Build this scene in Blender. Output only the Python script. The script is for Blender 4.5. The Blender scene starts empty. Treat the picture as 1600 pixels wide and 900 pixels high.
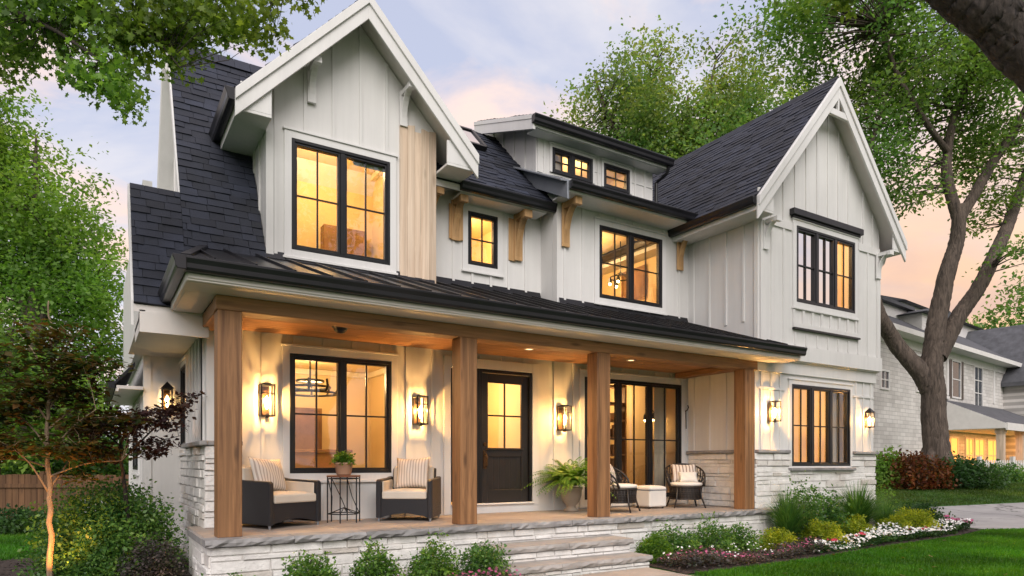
import bpy, bmesh, math, random
import numpy as np
from mathutils import Vector, Matrix

R = math.radians
S = bpy.context.scene
COL = S.collection

# ------------------------------------------------------------------ camera, sky, sun, exposure
YAW = R(32.0)
FOC = 1048.0
EYE = 1.3
GZ = -0.1                       # level of the front garden
cam_d = bpy.data.cameras.new('camera')
cam = bpy.data.objects.new('camera', cam_d)
COL.objects.link(cam)
cam.location = (0, 0, EYE)
cam.rotation_euler = (R(90), 0, -YAW)
cam_d.sensor_width = 36.0
cam_d.lens = 36.0 * FOC / 1600.0
cam_d.shift_y = (725.0 - 450.0) / 1600.0
cam_d.clip_start = 0.05
cam_d.clip_end = 3000
S.camera = cam

SUN_EL, SUN_AZ = R(38.0), R(205.0)      # azimuth clockwise from +Y: behind the photographer, a little left
SUN_STRENGTH = 2.1
SKY_STRENGTH = 0.15
EXPOSURE = 0.44

wd = bpy.data.worlds.new('World'); S.world = wd
wd.use_nodes = True
nt = wd.node_tree; nt.nodes.clear()
N = nt.nodes.new; L = nt.links.new
def wnode(t, **kw):
    n = N(t)
    for k, v in kw.items(): setattr(n, k, v)
    return n
def wmath(op, a, b=None, clamp=False):
    n = N('ShaderNodeMath'); n.operation = op; n.use_clamp = clamp
    for i, v in enumerate((a, b)):
        if v is None: continue
        if isinstance(v, (int, float)): n.inputs[i].default_value = v
        else: L(v, n.inputs[i])
    return n.outputs[0]
def wmix(f, a, b):
    n = N('ShaderNodeMix'); n.data_type = 'RGBA'
    for key, v in ((0, f), (6, a), (7, b)):
        if isinstance(v, (int, float)): n.inputs[key].default_value = v
        elif isinstance(v, tuple): n.inputs[key].default_value = (*v, 1)
        else: L(v, n.inputs[key])
    return n.outputs[2]
def wramp(f, stops):
    n = N('ShaderNodeValToRGB')
    e = n.color_ramp.elements
    while len(e) < len(stops): e.new(0.5)
    for el, (p, c) in zip(e, stops):
        el.position = p; el.color = (*c, 1) if isinstance(c, tuple) else (c, c, c, 1)
    L(f, n.inputs[0]); return n.outputs[0]
tc = N('ShaderNodeTexCoord')
sep = N('ShaderNodeSeparateXYZ'); L(tc.outputs['Generated'], sep.inputs[0])
zc = wmath('MAXIMUM', sep.outputs[2], 0.0)
den = wmath('ADD', zc, 0.22)
cmb = N('ShaderNodeCombineXYZ')
L(wmath('DIVIDE', sep.outputs[0], den), cmb.inputs[0]); L(wmath('DIVIDE', sep.outputs[1], den), cmb.inputs[1])
sky = N('ShaderNodeTexSky'); sky.sky_type = 'NISHITA'; sky.sun_disc = False
sky.sun_elevation = SUN_EL; sky.sun_rotation = SUN_AZ; sky.dust_density = 1.5; sky.air_density = 1.0
def cloud(scale, loc, detail=7, rough=0.55, dist=0.4):
    mp = N('ShaderNodeMapping'); L(cmb.outputs[0], mp.inputs[0]); mp.inputs['Location'].default_value = loc
    mp.inputs['Scale'].default_value = (scale, scale * 1.35, 1); mp.inputs['Rotation'].default_value = (0, 0, 0.5)
    n = N('ShaderNodeTexNoise'); L(mp.outputs[0], n.inputs['Vector'])
    n.inputs['Scale'].default_value = 1.0; n.inputs['Detail'].default_value = detail
    n.inputs['Roughness'].default_value = rough; n.inputs['Distortion'].default_value = dist
    return n.outputs[0]
# direction of the sunset glow (low, to the right of the house)
dot = N('ShaderNodeVectorMath'); dot.operation = 'DOT_PRODUCT'; L(tc.outputs['Generated'], dot.inputs[0])
dot.inputs[1].default_value = (math.sin(R(66)), math.cos(R(66)), 0.02)
west = wramp(dot.outputs['Value'], [(0.55, 0.0), (0.97, 1.0)])
low = wramp(zc, [(0.02, 1.0), (0.42, 0.0)])
low2 = wramp(zc, [(0.13, 1.0), (0.42, 0.0)])
glow = wmath('MULTIPLY', west, low2)
c1 = wramp(cloud(1.15, (4.6, 6.7, 0)), [(0.44, 0.0), (0.62, 1.0)])
c2 = wramp(cloud(2.3, (12.3, 9.2, 0)), [(0.45, 0.0), (0.62, 1.0)])
LV = 1.36
def k(c): return tuple(v * 3.6 * LV for v in c)
clear = wmix(0.80, sky.outputs[0], k((0.66, 0.69, 0.86)))
clear = wmix(wmath('MULTIPLY', low, 0.55), clear, k((0.86, 0.82, 0.88)))
veil = wmix(c1, clear, k((0.98, 0.935, 0.945)))
pink = wmix(low, k((1.10, 0.87, 0.79)), k((1.10, 0.80, 0.64)))
skyc = wmix(wmath('MULTIPLY', c2, 1.0), veil, pink)
skyc = wmix(wmath('MULTIPLY', glow, 0.95), skyc, k((1.22, 0.72, 0.36)))
c3 = wramp(cloud(1.6, (1.3, 9.2, 0), 6, 0.5, 0.2), [(0.5, 0.0), (0.66, 1.0)])
skyc = wmix(wmath('MULTIPLY', wmath('MULTIPLY', glow, c3), 0.6), skyc, k((0.62, 0.45, 0.48)))
bg = N('ShaderNodeBackground'); L(skyc, bg.inputs[0]); bg.inputs[1].default_value = SKY_STRENGTH
wo = N('ShaderNodeOutputWorld'); L(bg.outputs[0], wo.inputs[0])

sd = bpy.data.lights.new('sun', 'SUN'); so = bpy.data.objects.new('sun', sd); COL.objects.link(so)
sd.energy = SUN_STRENGTH; sd.angle = R(50); sd.color = (1.0, 0.95, 0.915)
sv = Vector((math.sin(SUN_AZ) * math.cos(SUN_EL), math.cos(SUN_AZ) * math.cos(SUN_EL), math.sin(SUN_EL)))
so.rotation_euler = (-sv).to_track_quat('-Z', 'Y').to_euler()
so.location = sv * 60

S.view_settings.view_transform = 'Standard'; S.view_settings.look = 'None'
S.view_settings.exposure = EXPOSURE; S.view_settings.gamma = 1; S.view_settings.use_curve_mapping = False
S.render.engine = 'CYCLES'
cy = S.cycles
cy.use_denoising = True
try: cy.denoiser = 'OPENIMAGEDENOISE'
except Exception: pass
cy.max_bounces = 7; cy.diffuse_bounces = 3; cy.glossy_bounces = 3; cy.transmission_bounces = 4; cy.transparent_max_bounces = 12
cy.sample_clamp_indirect = 4.0; cy.caustics_reflective = False; cy.caustics_refractive = False

# ------------------------------------------------------------------ helpers
CS, SN = math.cos(YAW), math.sin(YAW)
def PW(px, py, f):
    """surveying helper: photo pixel + distance along the view -> world point"""
    t = (px - 800.0) / FOC
    return Vector(((CS * t + SN) * f, (-SN * t + CS) * f, EYE + (725.0 - py) / FOC * f))
WL = {}
def wloc(o):
    v = Vector((0, 0, 0))
    while o is not None:
        v = v + WL.get(o.name, Vector((0, 0, 0))); o = o.parent
    return v
def tag(o, label=None, cat=None, group=None, kind=None):
    if label: o['label'] = label
    if cat: o['category'] = cat
    if group: o['group'] = group
    if kind: o['kind'] = kind
    return o
def thing(name, loc, label, cat, group=None, rz=0.0):
    o = bpy.data.objects.new(name, None); COL.objects.link(o)
    o.location = loc; o.rotation_euler = (0, 0, rz); o.empty_display_size = 0.2
    WL[o.name] = Vector(loc)
    return tag(o, label, cat, group)
def copy_tree(o, parent=None):
    c = o.copy(); COL.objects.link(c)
    if parent: c.parent = parent
    WL[c.name] = WL.get(o.name, Vector((0, 0, 0)))
    for ch in list(o.children): copy_tree(ch, c)
    return c

class MB:
    def __init__(s): s.v = []; s.f = []
    def add(s, vs, fs):
        b = len(s.v); s.v.extend([tuple(p) for p in vs]); s.f.extend([tuple(i + b for i in f) for f in fs]); return s
    def box(s, x0, x1, y0, y1, z0, z1):
        return s.add([(x0,y0,z0),(x1,y0,z0),(x1,y1,z0),(x0,y1,z0),(x0,y0,z1),(x1,y0,z1),(x1,y1,z1),(x0,y1,z1)],
                     [(3,2,1,0),(4,5,6,7),(0,1,5,4),(1,2,6,5),(2,3,7,6),(3,0,4,7)])
    def fbox(s, F, u0, u1, z0, z1, d0, d1):
        c = [F(u, z, d) for d in (d0, d1) for (u, z) in ((u0,z0),(u1,z0),(u1,z1),(u0,z1))]
        return s.add(c, [(3,2,1,0),(4,5,6,7),(0,1,5,4),(1,2,6,5),(2,3,7,6),(3,0,4,7)])
    def fprism(s, F, poly, d0, d1):
        n = len(poly)
        c = [F(u, z, d0) for u, z in poly] + [F(u, z, d1) for u, z in poly]
        return s.add(c, [tuple(range(n - 1, -1, -1)), tuple(range(n, 2 * n))] + [(i, (i+1) % n, n + (i+1) % n, n + i) for i in range(n)])
    def extrude(s, poly, vec):
        n = len(poly); vec = Vector(vec)
        c = [Vector(p) for p in poly]; c = c + [p + vec for p in c]
        return s.add(c, [tuple(range(n - 1, -1, -1)), tuple(range(n, 2 * n))] + [(i, (i+1) % n, n + (i+1) % n, n + i) for i in range(n)])
    def bar(s, a, b, w, h, up=(0,0,1)):
        a = Vector(a); b = Vector(b); d = (b - a).normalized()
        x = d.cross(Vector(up))
        if x.length < 1e-4: x = Vector((1,0,0))
        x.normalize(); y = x.cross(d)
        c = []
        for p in (a, b):
            for (i, j) in ((-1,-1),(1,-1),(1,1),(-1,1)): c.append(p + x * (i * w / 2) + y * (j * h / 2))
        return s.add(c, [(3,2,1,0),(4,5,6,7),(0,1,5,4),(1,2,6,5),(2,3,7,6),(3,0,4,7)])
    def tube(s, pts, rad, n=8, cap=True):
        pts = [Vector(p) for p in pts]
        if isinstance(rad, (int, float)): rad = [rad] * len(pts)
        t0 = (pts[1] - pts[0]).normalized()
        x = t0.orthogonal().normalized(); rings = []
        for i, p in enumerate(pts):
            t = (pts[min(i + 1, len(pts) - 1)] - pts[max(i - 1, 0)]).normalized()
            x = (x - t * x.dot(t))
            x = x.normalized() if x.length > 1e-5 else t.orthogonal().normalized()
            y = t.cross(x)
            rings.append([p + (x * math.cos(2*math.pi*j/n) + y * math.sin(2*math.pi*j/n)) * rad[i] for j in range(n)])
        vs = [q for r in rings for q in r]; fs = []
        for i in range(len(pts) - 1):
            for j in range(n):
                fs.append((i*n + j, i*n + (j+1) % n, (i+1)*n + (j+1) % n, (i+1)*n + j))
        if cap: fs.append(tuple(range(n - 1, -1, -1))); fs.append(tuple((len(pts)-1)*n + j for j in range(n)))
        return s.add(vs, fs)
    def lathe(s, prof, n=20, c=(0,0,0)):
        vs = []; fs = []; m = len(prof)
        for (r, z) in prof:
            for j in range(n):
                a = 2*math.pi*j/n; vs.append((c[0] + r*math.cos(a), c[1] + r*math.sin(a), c[2] + z))
        for i in range(m - 1):
            for j in range(n): fs.append((i*n + j, i*n + (j+1) % n, (i+1)*n + (j+1) % n, (i+1)*n + j))
        return s.add(vs, fs)
    def build(s, name, mat, parent=None, local=False, bevel=0.0, smooth=False, fix=True, seg=1):
        me = bpy.data.meshes.new(name)
        off = Vector((0, 0, 0))
        if parent is not None and not local: off = wloc(parent)
        me.from_pydata([(p[0]-off[0], p[1]-off[1], p[2]-off[2]) for p in s.v], [], s.f)
        if fix:
            bm = bmesh.new(); bm.from_mesh(me); bmesh.ops.recalc_face_normals(bm, faces=bm.faces); bm.to_mesh(me); bm.free()
        if smooth: me.polygons.foreach_set('use_smooth', [True] * len(me.polygons))
        if mat: me.materials.append(mat)
        o = bpy.data.objects.new(name, me); COL.objects.link(o)
        if parent is not None: o.parent = parent
        if bevel:
            m = o.modifiers.new('bevel', 'BEVEL'); m.width = bevel; m.segments = seg; m.limit_method = 'ANGLE'; m.angle_limit = R(40)
        return o
def FY(Y): return lambda u, z, d: (u, Y - d, z)
def FX(X): return lambda u, z, d: (X - d, u, z)

# ------------------------------------------------------------------ materials
def mat_new(name):
    m = bpy.data.materials.new(name); m.use_nodes = True
    nt = m.node_tree; b = nt.nodes['Principled BSDF']
    return m, nt, b
def noise(nt, vec, scale, detail=4, rough=0.55, dist=0.0):
    n = nt.nodes.new('ShaderNodeTexNoise'); nt.links.new(vec, n.inputs['Vector'])
    n.inputs['Scale'].default_value = scale; n.inputs['Detail'].default_value = detail
    n.inputs['Roughness'].default_value = rough; n.inputs['Distortion'].default_value = dist
    return n.outputs[0]
def ramp(nt, f, stops):
    n = nt.nodes.new('ShaderNodeValToRGB'); e = n.color_ramp.elements
    while len(e) < len(stops): e.new(0.5)
    for el, (p, c) in zip(e, stops):
        el.position = p; el.color = (*c, 1) if isinstance(c, tuple) else (c, c, c, 1)
    nt.links.new(f, n.inputs[0]); return n.outputs[0]
def mixc(nt, f, a, b, mode='MIX'):
    n = nt.nodes.new('ShaderNodeMix'); n.data_type = 'RGBA'; n.blend_type = mode
    for key, v in ((0, f), (6, a), (7, b)):
        if isinstance(v, (int, float)): n.inputs[key].default_value = v
        elif isinstance(v, tuple): n.inputs[key].default_value = (*v, 1)
        else: nt.links.new(v, n.inputs[key])
    return n.outputs[2]
def coords(nt, stretch=(1,1,1), geo=False):
    t = nt.nodes.new('ShaderNodeTexCoord'); mp = nt.nodes.new('ShaderNodeMapping')
    nt.links.new(t.outputs['Object'], mp.inputs[0]); mp.inputs['Scale'].default_value = stretch
    return mp.outputs[0]
def bump(nt, b, h, strength=0.3, dist=0.01):
    n = nt.nodes.new('ShaderNodeBump'); n.inputs['Strength'].default_value = strength; n.inputs['Distance'].default_value = dist
    nt.links.new(h, n.inputs['Height']); nt.links.new(n.outputs[0], b.inputs['Normal'])
def island(nt):
    g = nt.nodes.new('ShaderNodeNewGeometry'); return g.outputs['Random Per Island']
def sc(c, k): return tuple(min(1.0, v * k) for v in c)
def plain(name, col, rough=0.6, metal=0.0, var=0.10, vscale=3.0, bump_s=0.0, bscale=60.0, stretch=(1,1,1), isl=0.0, spec=0.5, coat=0.0):
    m, nt, b = mat_new(name)
    v = coords(nt, stretch)
    c = ramp(nt, noise(nt, v, vscale, 6, 0.6), [(0.3, sc(col, 1 - var)), (0.7, sc(col, 1 + var))])
    if isl:
        c = mixc(nt, 1.0, c, ramp(nt, island(nt), [(0.0, 1 - isl), (1.0, 1.0)]), 'MULTIPLY')
    nt.links.new(c, b.inputs['Base Color'])
    b.inputs['Roughness'].default_value = rough; b.inputs['Metallic'].default_value = metal
    b.inputs['Specular IOR Level'].default_value = spec; b.inputs['Coat Weight'].default_value = coat
    if bump_s: bump(nt, b, noise(nt, v, bscale, 5, 0.6), bump_s)
    return m
def wood(name, c1, c2, axis='z', rough=0.6, scale=1.0, knots=True):
    m, nt, b = mat_new(name)
    st = {'x': (0.7, 14, 14), 'y': (14, 0.7, 14), 'z': (14, 14, 0.7)}[axis]
    v = coords(nt, tuple(s * scale for s in st))
    n1 = noise(nt, v, 1.6, 8, 0.62, 1.2)
    v2 = coords(nt, tuple(s * scale * 0.22 for s in st))
    n2 = noise(nt, v2, 1.2, 3, 0.5, 1.5)
    w = nt.nodes.new('ShaderNodeTexWave'); w.inputs['Scale'].default_value = 0.8; w.inputs['Distortion'].default_value = 11.0
    w.inputs['Detail'].default_value = 3; w.bands_direction = 'X' if axis != 'x' else 'Y'
    nt.links.new(v2, w.inputs['Vector'])
    g = mixc(nt, 0.16, n1, w.outputs[0])
    c = ramp(nt, g, [(0.25, c1), (0.75, c2)])
    c = mixc(nt, 1.0, c, ramp(nt, n2, [(0.3, 0.75), (0.7, 1.12)]), 'MULTIPLY')
    c = mixc(nt, 1.0, c, ramp(nt, island(nt), [(0.0, 0.78), (1.0, 1.1)]), 'MULTIPLY')
    vk = nt.nodes.new('ShaderNodeTexVoronoi'); vk.inputs['Scale'].default_value = 1.0; nt.links.new(coords(nt, {'x': (1.3, 5, 5), 'y': (5, 1.3, 5), 'z': (5, 5, 1.3)}[axis]), vk.inputs['Vector'])
    c = mixc(nt, ramp(nt, vk.outputs['Distance'], [(0.05, 0.75), (0.17, 0.0)]), c, sc(c1, 0.55))
    ck = ramp(nt, noise(nt, coords(nt, {'x': (0.5, 26, 26), 'y': (26, 0.5, 26), 'z': (26, 26, 0.5)}[axis]), 1.0, 3, 0.5, 0.3), [(0.26, 0.35), (0.31, 1.0)])
    c = mixc(nt, 1.0, c, ck, 'MULTIPLY')
    nt.links.new(c, b.inputs['Base Color']); b.inputs['Roughness'].default_value = rough
    bump(nt, b, mixc(nt, 0.5, g, ck), 0.5, 0.006)
    return m
def leafmat(name, cols, transl=0.35, rough=0.5, patch=0.35):
    m, nt, b = mat_new(name)
    g = nt.nodes.new('ShaderNodeNewGeometry')
    c = ramp(nt, g.outputs['Random Per Island'], [(i / max(1, len(cols) - 1), cc) for i, cc in enumerate(cols)])
    v = coords(nt)
    c = mixc(nt, 1.0, c, ramp(nt, noise(nt, v, patch, 4, 0.65), [(0.3, 0.42), (0.72, 1.4)]), 'MULTIPLY')
    c = mixc(nt, 1.0, c, ramp(nt, noise(nt, v, patch*0.6, 2), [(0.42, (0.82, 0.95, 1.0)), (0.68, (1.22, 1.06, 0.9))]), 'MULTIPLY')
    nt.links.new(c, b.inputs['Base Color']); b.inputs['Roughness'].default_value = rough
    b.inputs['Specular IOR Level'].default_value = 0.35
    t = nt.nodes.new('ShaderNodeBsdfTranslucent'); nt.links.new(mixc(nt, 1.0, c, (1.25, 1.3, 0.6), 'MULTIPLY'), t.inputs[0])
    mx = nt.nodes.new('ShaderNodeMixShader'); mx.inputs[0].default_value = min(0.62, transl + 0.17)
    nt.links.new(b.outputs[0], mx.inputs[1]); nt.links.new(t.outputs[0], mx.inputs[2])
    nt.links.new(mx.outputs[0], nt.nodes['Material Output'].inputs[0])
    return m
def emis(name, col, s):
    m, nt, b = mat_new(name)
    b.inputs['Base Color'].default_value = (*col, 1); b.inputs['Emission Color'].default_value = (*col, 1)
    b.inputs['Emission Strength'].default_value = s
    return m
def glassmat(name, tint=(1,1,1), gain=1.6, rough=0.0, base=0.03):
    m, nt, b = mat_new(name); nt.nodes.remove(b)
    tr = nt.nodes.new('ShaderNodeBsdfTransparent'); tr.inputs[0].default_value = (*tint, 1)
    gl = nt.nodes.new('ShaderNodeBsdfGlossy'); gl.inputs['Roughness'].default_value = rough
    fr = nt.nodes.new('ShaderNodeFresnel'); fr.inputs[0].default_value = 1.5
    mm = nt.nodes.new('ShaderNodeMath'); mm.operation = 'MULTIPLY_ADD'; mm.inputs[1].default_value = gain; mm.inputs[2].default_value = base; mm.use_clamp = True
    nt.links.new(fr.outputs[0], mm.inputs[0])
    # old glass is never quite flat: a slow ripple
    v = coords(nt); bp = nt.nodes.new('ShaderNodeBump'); bp.inputs['Strength'].default_value = 0.05; bp.inputs['Distance'].default_value = 0.02
    nt.links.new(noise(nt, v, 2.5, 2), bp.inputs['Height']); nt.links.new(bp.outputs[0], gl.inputs['Normal'])
    mx = nt.nodes.new('ShaderNodeMixShader'); nt.links.new(mm.outputs[0], mx.inputs[0])
    nt.links.new(tr.outputs[0], mx.inputs[1]); nt.links.new(gl.outputs[0], mx.inputs[2])
    nt.links.new(mx.outputs[0], nt.nodes['Material Output'].inputs[0])
    return m

def paint_mat(name, col):
    m, nt, b = mat_new(name)
    v = coords(nt)
    c = ramp(nt, noise(nt, v, 0.9, 6, 0.6), [(0.3, sc(col, 0.94)), (0.7, sc(col, 1.03))])
    vs = coords(nt, (9, 9, 0.5))
    c = mixc(nt, 1.0, c, ramp(nt, noise(nt, vs, 1.3, 5, 0.6), [(0.30, 0.95), (0.6, 1.0)]), 'MULTIPLY')
    c = mixc(nt, 1.0, c, ramp(nt, noise(nt, coords(nt, (2.5, 2.5, 0.35)), 1.0, 6, 0.7), [(0.35, 0.95), (0.55, 1.0)]), 'MULTIPLY')
    nt.links.new(c, b.inputs['Base Color']); b.inputs['Roughness'].default_value = 0.55
    bump(nt, b, noise(nt, coords(nt, (30, 30, 4)), 2.0, 5), 0.12, 0.004)
    return m
def stonemat():
    m, nt, b = mat_new('painted_ledgestone'); v = coords(nt)
    c = ramp(nt, island(nt), [(0.0, (0.58, 0.53, 0.47)), (0.07, (0.72, 0.68, 0.63)), (0.18, (0.82, 0.795, 0.76)), (1.0, (0.87, 0.85, 0.82))])
    c = mixc(nt, 1.0, c, ramp(nt, noise(nt, v, 6, 6, 0.65), [(0.28, 0.80), (0.58, 1.0)]), 'MULTIPLY')
    c = mixc(nt, ramp(nt, noise(nt, v, 2.1, 5), [(0.55, 0.0), (0.72, 0.35)]), c, (0.42, 0.36, 0.29))
    nt.links.new(c, b.inputs['Base Color']); b.inputs['Roughness'].default_value = 0.85
    bump(nt, b, noise(nt, v, 26, 7, 0.7), 0.9, 0.02); return m
M = {}
M['white'] = paint_mat('white_paint', (0.72, 0.71, 0.69))
M['trim'] = paint_mat('trim_paint', (0.75, 0.74, 0.725))
M['soffit'] = plain('soffit_paint', (0.70, 0.66, 0.63), 0.6, var=0.05)
M['black'] = plain('black_metal', (0.012, 0.012, 0.014), 0.35, 0.2, var=0.3)
M['gutter'] = plain('gutter_metal', (0.016, 0.016, 0.019), 0.28, 0.3, var=0.3, vscale=1.5)
M['seam'] = plain('standing_seam_metal', (0.03, 0.03, 0.034), 0.33, 0.6, var=0.25, vscale=1.2, bump_s=0.05, bscale=8)
M['flash'] = plain('grey_flashing', (0.27, 0.29, 0.32), 0.42, 0.5, var=0.12)
M['shingle'] = plain('slate_shingle', (0.021, 0.026, 0.044), 0.72, var=0.4, vscale=1.8, bump_s=0.45, bscale=120, isl=0.55)
M['deckroof'] = plain('roof_felt', (0.02, 0.021, 0.026), 0.9)
M['post'] = wood('post_wood', (0.12, 0.050, 0.018), (0.38, 0.19, 0.078), 'z')
M['beam'] = wood('beam_wood', (0.19, 0.09, 0.034), (0.43, 0.225, 0.10), 'x')
M['beamy'] = wood('side_beam_wood', (0.17, 0.08, 0.03), (0.37, 0.19, 0.085), 'y')
M['ceil'] = wood('ceiling_wood', (0.32, 0.145, 0.05), (0.56, 0.285, 0.12), 'x', 0.4)
M['rawwood'] = wood('raw_wood', (0.56, 0.41, 0.29), (0.76, 0.62, 0.48), 'z', 0.8)
M['bracket'] = wood('bracket_wood', (0.38, 0.21, 0.08), (0.58, 0.36, 0.17), 'z', 0.6)
M['stone'] = stonemat()
M['mortar'] = plain('mortar', (0.36, 0.34, 0.31), 0.95, bump_s=0.4)
M['paver'] = plain('porch_paver', (0.38, 0.315, 0.265), 0.62, var=0.16, vscale=2.2, bump_s=0.25, bscale=25, isl=0.22)
M['coping'] = plain('bluestone_coping', (0.30, 0.29, 0.285), 0.75, var=0.28, vscale=4, bump_s=0.9, bscale=14, isl=0.25)
M['tread'] = plain('stone_tread', (0.36, 0.335, 0.31), 0.75, var=0.22, vscale=3, bump_s=0.6, bscale=18, isl=0.15)
M['glass'] = glassmat('window_glass', (0.97, 0.97, 0.96), 1.4, 0.0, 0.085)
M['door'] = plain('door_paint', (0.018, 0.016, 0.016), 0.38, var=0.2)
M['room'] = plain('room_plaster', (0.80, 0.62, 0.36), 0.8, var=0.05, vscale=0.8)
M['roomwood'] = plain('room_shelving', (0.25, 0.13, 0.06), 0.6, var=0.3)
M['curtain'] = plain('curtain_cloth', (0.80, 0.70, 0.52), 0.9, var=0.08)
M['bulb'] = emis('bulb_glow', (1.0, 0.62, 0.24), 45.0)
M['can'] = emis('recessed_glow', (1.0, 0.66, 0.32), 2.2)
M['lampglass'] = glassmat('lantern_glass', (1.0, 0.95, 0.85), 1.0, 0.05)
M['bronze'] = plain('aged_bronze', (0.10, 0.055, 0.025), 0.4, 0.7, var=0.25)
# ------------------------------------------------------------------ the farmhouse
rng = random.Random(11)
house = thing('farmhouse', (6.0, 9.5, GZ), 'white board and batten farmhouse with dark shingle gables and a timber front porch', 'house')
DZ = 0.5                                                     # porch floor level

def at(top, u):
    return top(u) if callable(top) else top
def wall(mb, F, u0, u1, z0, top, ops=(), brk=(), th=0.13):
    us = sorted(set([u0, u1] + [b for b in brk if u0 < b < u1] + [v for o in ops for v in o[:2] if u0 < v < u1]))
    for a, b in zip(us, us[1:]):
        mid = (a + b) / 2; z = z0
        for o in sorted([o for o in ops if o[0] < mid < o[1]], key=lambda o: o[2]):
            if o[2] > z: mb.fbox(F, a, b, z, o[2], -th, 0)
            z = o[3]
        ta, tb = at(top, a), at(top, b)
        mb.fprism(F, [(a, z), (b, z), (b, tb), (a, ta)], -th, 0)
def battens(mb, F, u0, u1, z0, top, ops=(), step=0.40, w=0.045, t=0.022, start=None, pad=0.10):
    u = u0 + (step * 0.5 if start is None else start)
    while u < u1 - w:
        zt = min(at(top, u - w/2), at(top, u + w/2)); z = z0
        for o in sorted([o for o in ops if o[0] - pad - w/2 < u < o[1] + pad + w/2], key=lambda o: o[2]):
            if o[2] - pad > z + 0.03: mb.fbox(F, u - w/2, u + w/2, z, o[2] - pad, 0.0, t)
            z = o[3] + pad
        if zt > z + 0.03: mb.fbox(F, u - w/2, u + w/2, z, zt, 0.0, t)
        u += step
def shingles(mb, O, U, V, ul, vl, seed, exp=0.135):
    r = random.Random(seed); O = Vector(O); U = Vector(U).normalized(); V = Vector(V).normalized(); n = U.cross(V)
    if n.z < 0: n = -n
    v = -0.02; row = 0
    while v < vl - 0.02:
        u = -r.uniform(0, 0.2)
        wob = r.uniform(-0.006, 0.006)
        while u < ul:
            w = r.uniform(0.15, 0.34); a = max(0.0, u + 0.003); b = min(ul, u + w - 0.003); u += w
            if b - a < 0.02: continue
            lift = r.uniform(0.012, 0.026); lo = v + wob + r.uniform(-0.010, 0.010); hi = min(vl, v + exp + 0.05)
            tw = r.uniform(-0.004, 0.004)
            P = lambda uu, vv, h: O + U*uu + V*vv + n*h
            mb.add([P(a,lo,lift+tw), P(b,lo,lift-tw), P(b,hi,0.006), P(a,hi,0.006), P(a,lo,0.0), P(b,lo,0.0), P(b,hi,0.0), P(a,hi,0.0)],
                   [(0,1,2,3),(4,5,1,0),(5,6,2,1),(7,4,0,3)])
        v += exp; row += 1
def stonewall(mb, F, u0, u1, z0, z1, seed, d0=0.0, dep=0.035):
    r = random.Random(seed); z = z0
    while z < z1 - 0.01:
        h = r.choice((0.06, 0.075, 0.09, 0.11, 0.13)); 
        if z + h > z1 - 0.04: h = z1 - z
        u = u0
        while u < u1 - 0.005:
            w = r.uniform(0.14, 0.62)
            if u + w > u1 - 0.10: w = u1 - u
            a, b, lo, hi = u + 0.003, u + w - 0.003, z + 0.003, z + h - 0.003
            d = d0 + dep * r.uniform(0.25, 1.05); c = 0.008
            j = lambda: r.uniform(-0.003, 0.003)
            pts = [F(a,lo,d0-0.01),F(b,lo,d0-0.01),F(b,hi,d0-0.01),F(a,hi,d0-0.01),
                   F(a+c+j(),lo+c+j(),d+j()),F(b-c+j(),lo+c+j(),d+j()),F(b-c+j(),hi-c+j(),d+j()),F(a+c+j(),hi-c+j(),d+j())]
            mb.add(pts, [(4,5,6,7),(0,1,5,4),(1,2,6,5),(2,3,7,6),(3,0,4,7)])
            u += w
        z += h
def gutter(mb, a, b, out, z0=0.0, hgt=0.14, dep=0.125):
    a = Vector(a); b = Vector(b); o = Vector(out).normalized(); Z = Vector((0,0,1))
    prof = [(0,0),(dep*0.66,0),(dep*0.8,hgt*0.18),(dep*0.84,hgt*0.5),(dep,hgt*0.82),(dep,hgt),(0,hgt)]
    poly = [a + o*x + Z*(z+z0) for x, z in prof]
    mb.extrude(poly, b - a)
def corbel(mb, F, u, zt, dep, h, w):
    # curved knee bracket: wall plate, top arm, swept brace
    mb.fbox(F, u-w*0.65, u+w*0.65, zt-h, zt-0.002, 0.023, 0.06)
    arc = []
    for i in range(9):
        t = i/8; ang = t*math.pi/2
        arc.append((0.06 + (dep-0.10)*(1-math.cos(ang)), zt - h*0.92 + (h*0.80)*math.sin(ang)))
    outer = []
    for i in range(8, -1, -1):
        t = i/8; ang = t*math.pi/2
        outer.append((0.06 + (dep-0.06)*(1-math.cos(ang))*0.84, zt - h*0.70 + (h*0.585)*math.sin(ang)))
    poly = arc + [(dep, zt-h*0.12), (dep, zt-0.003), (0.06, zt-0.003), (0.06, zt-h*0.1)] + outer
    G = lambda d, z, s: F(u + s, z, d)
    # lower sweep as quads
    for s0, s1 in ((-w/2, w/2),):
        for i in range(8):
            a0, a1 = arc[i], arc[i+1]; o0, o1 = outer[8-i], outer[7-i]
            mb.fprism(lambda d, z, s: F(u + s, z, d), [a0, a1, o1, o0], s0, s1)
    mb.fbox(F, u-w/2, u+w/2, zt-h*0.135, zt-0.003, 0.06, dep)
    mb.fbox(F, u-w*0.6, u+w*0.6, zt-h*0.17, zt-0.004, dep*0.86, dep+0.02)

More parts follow.
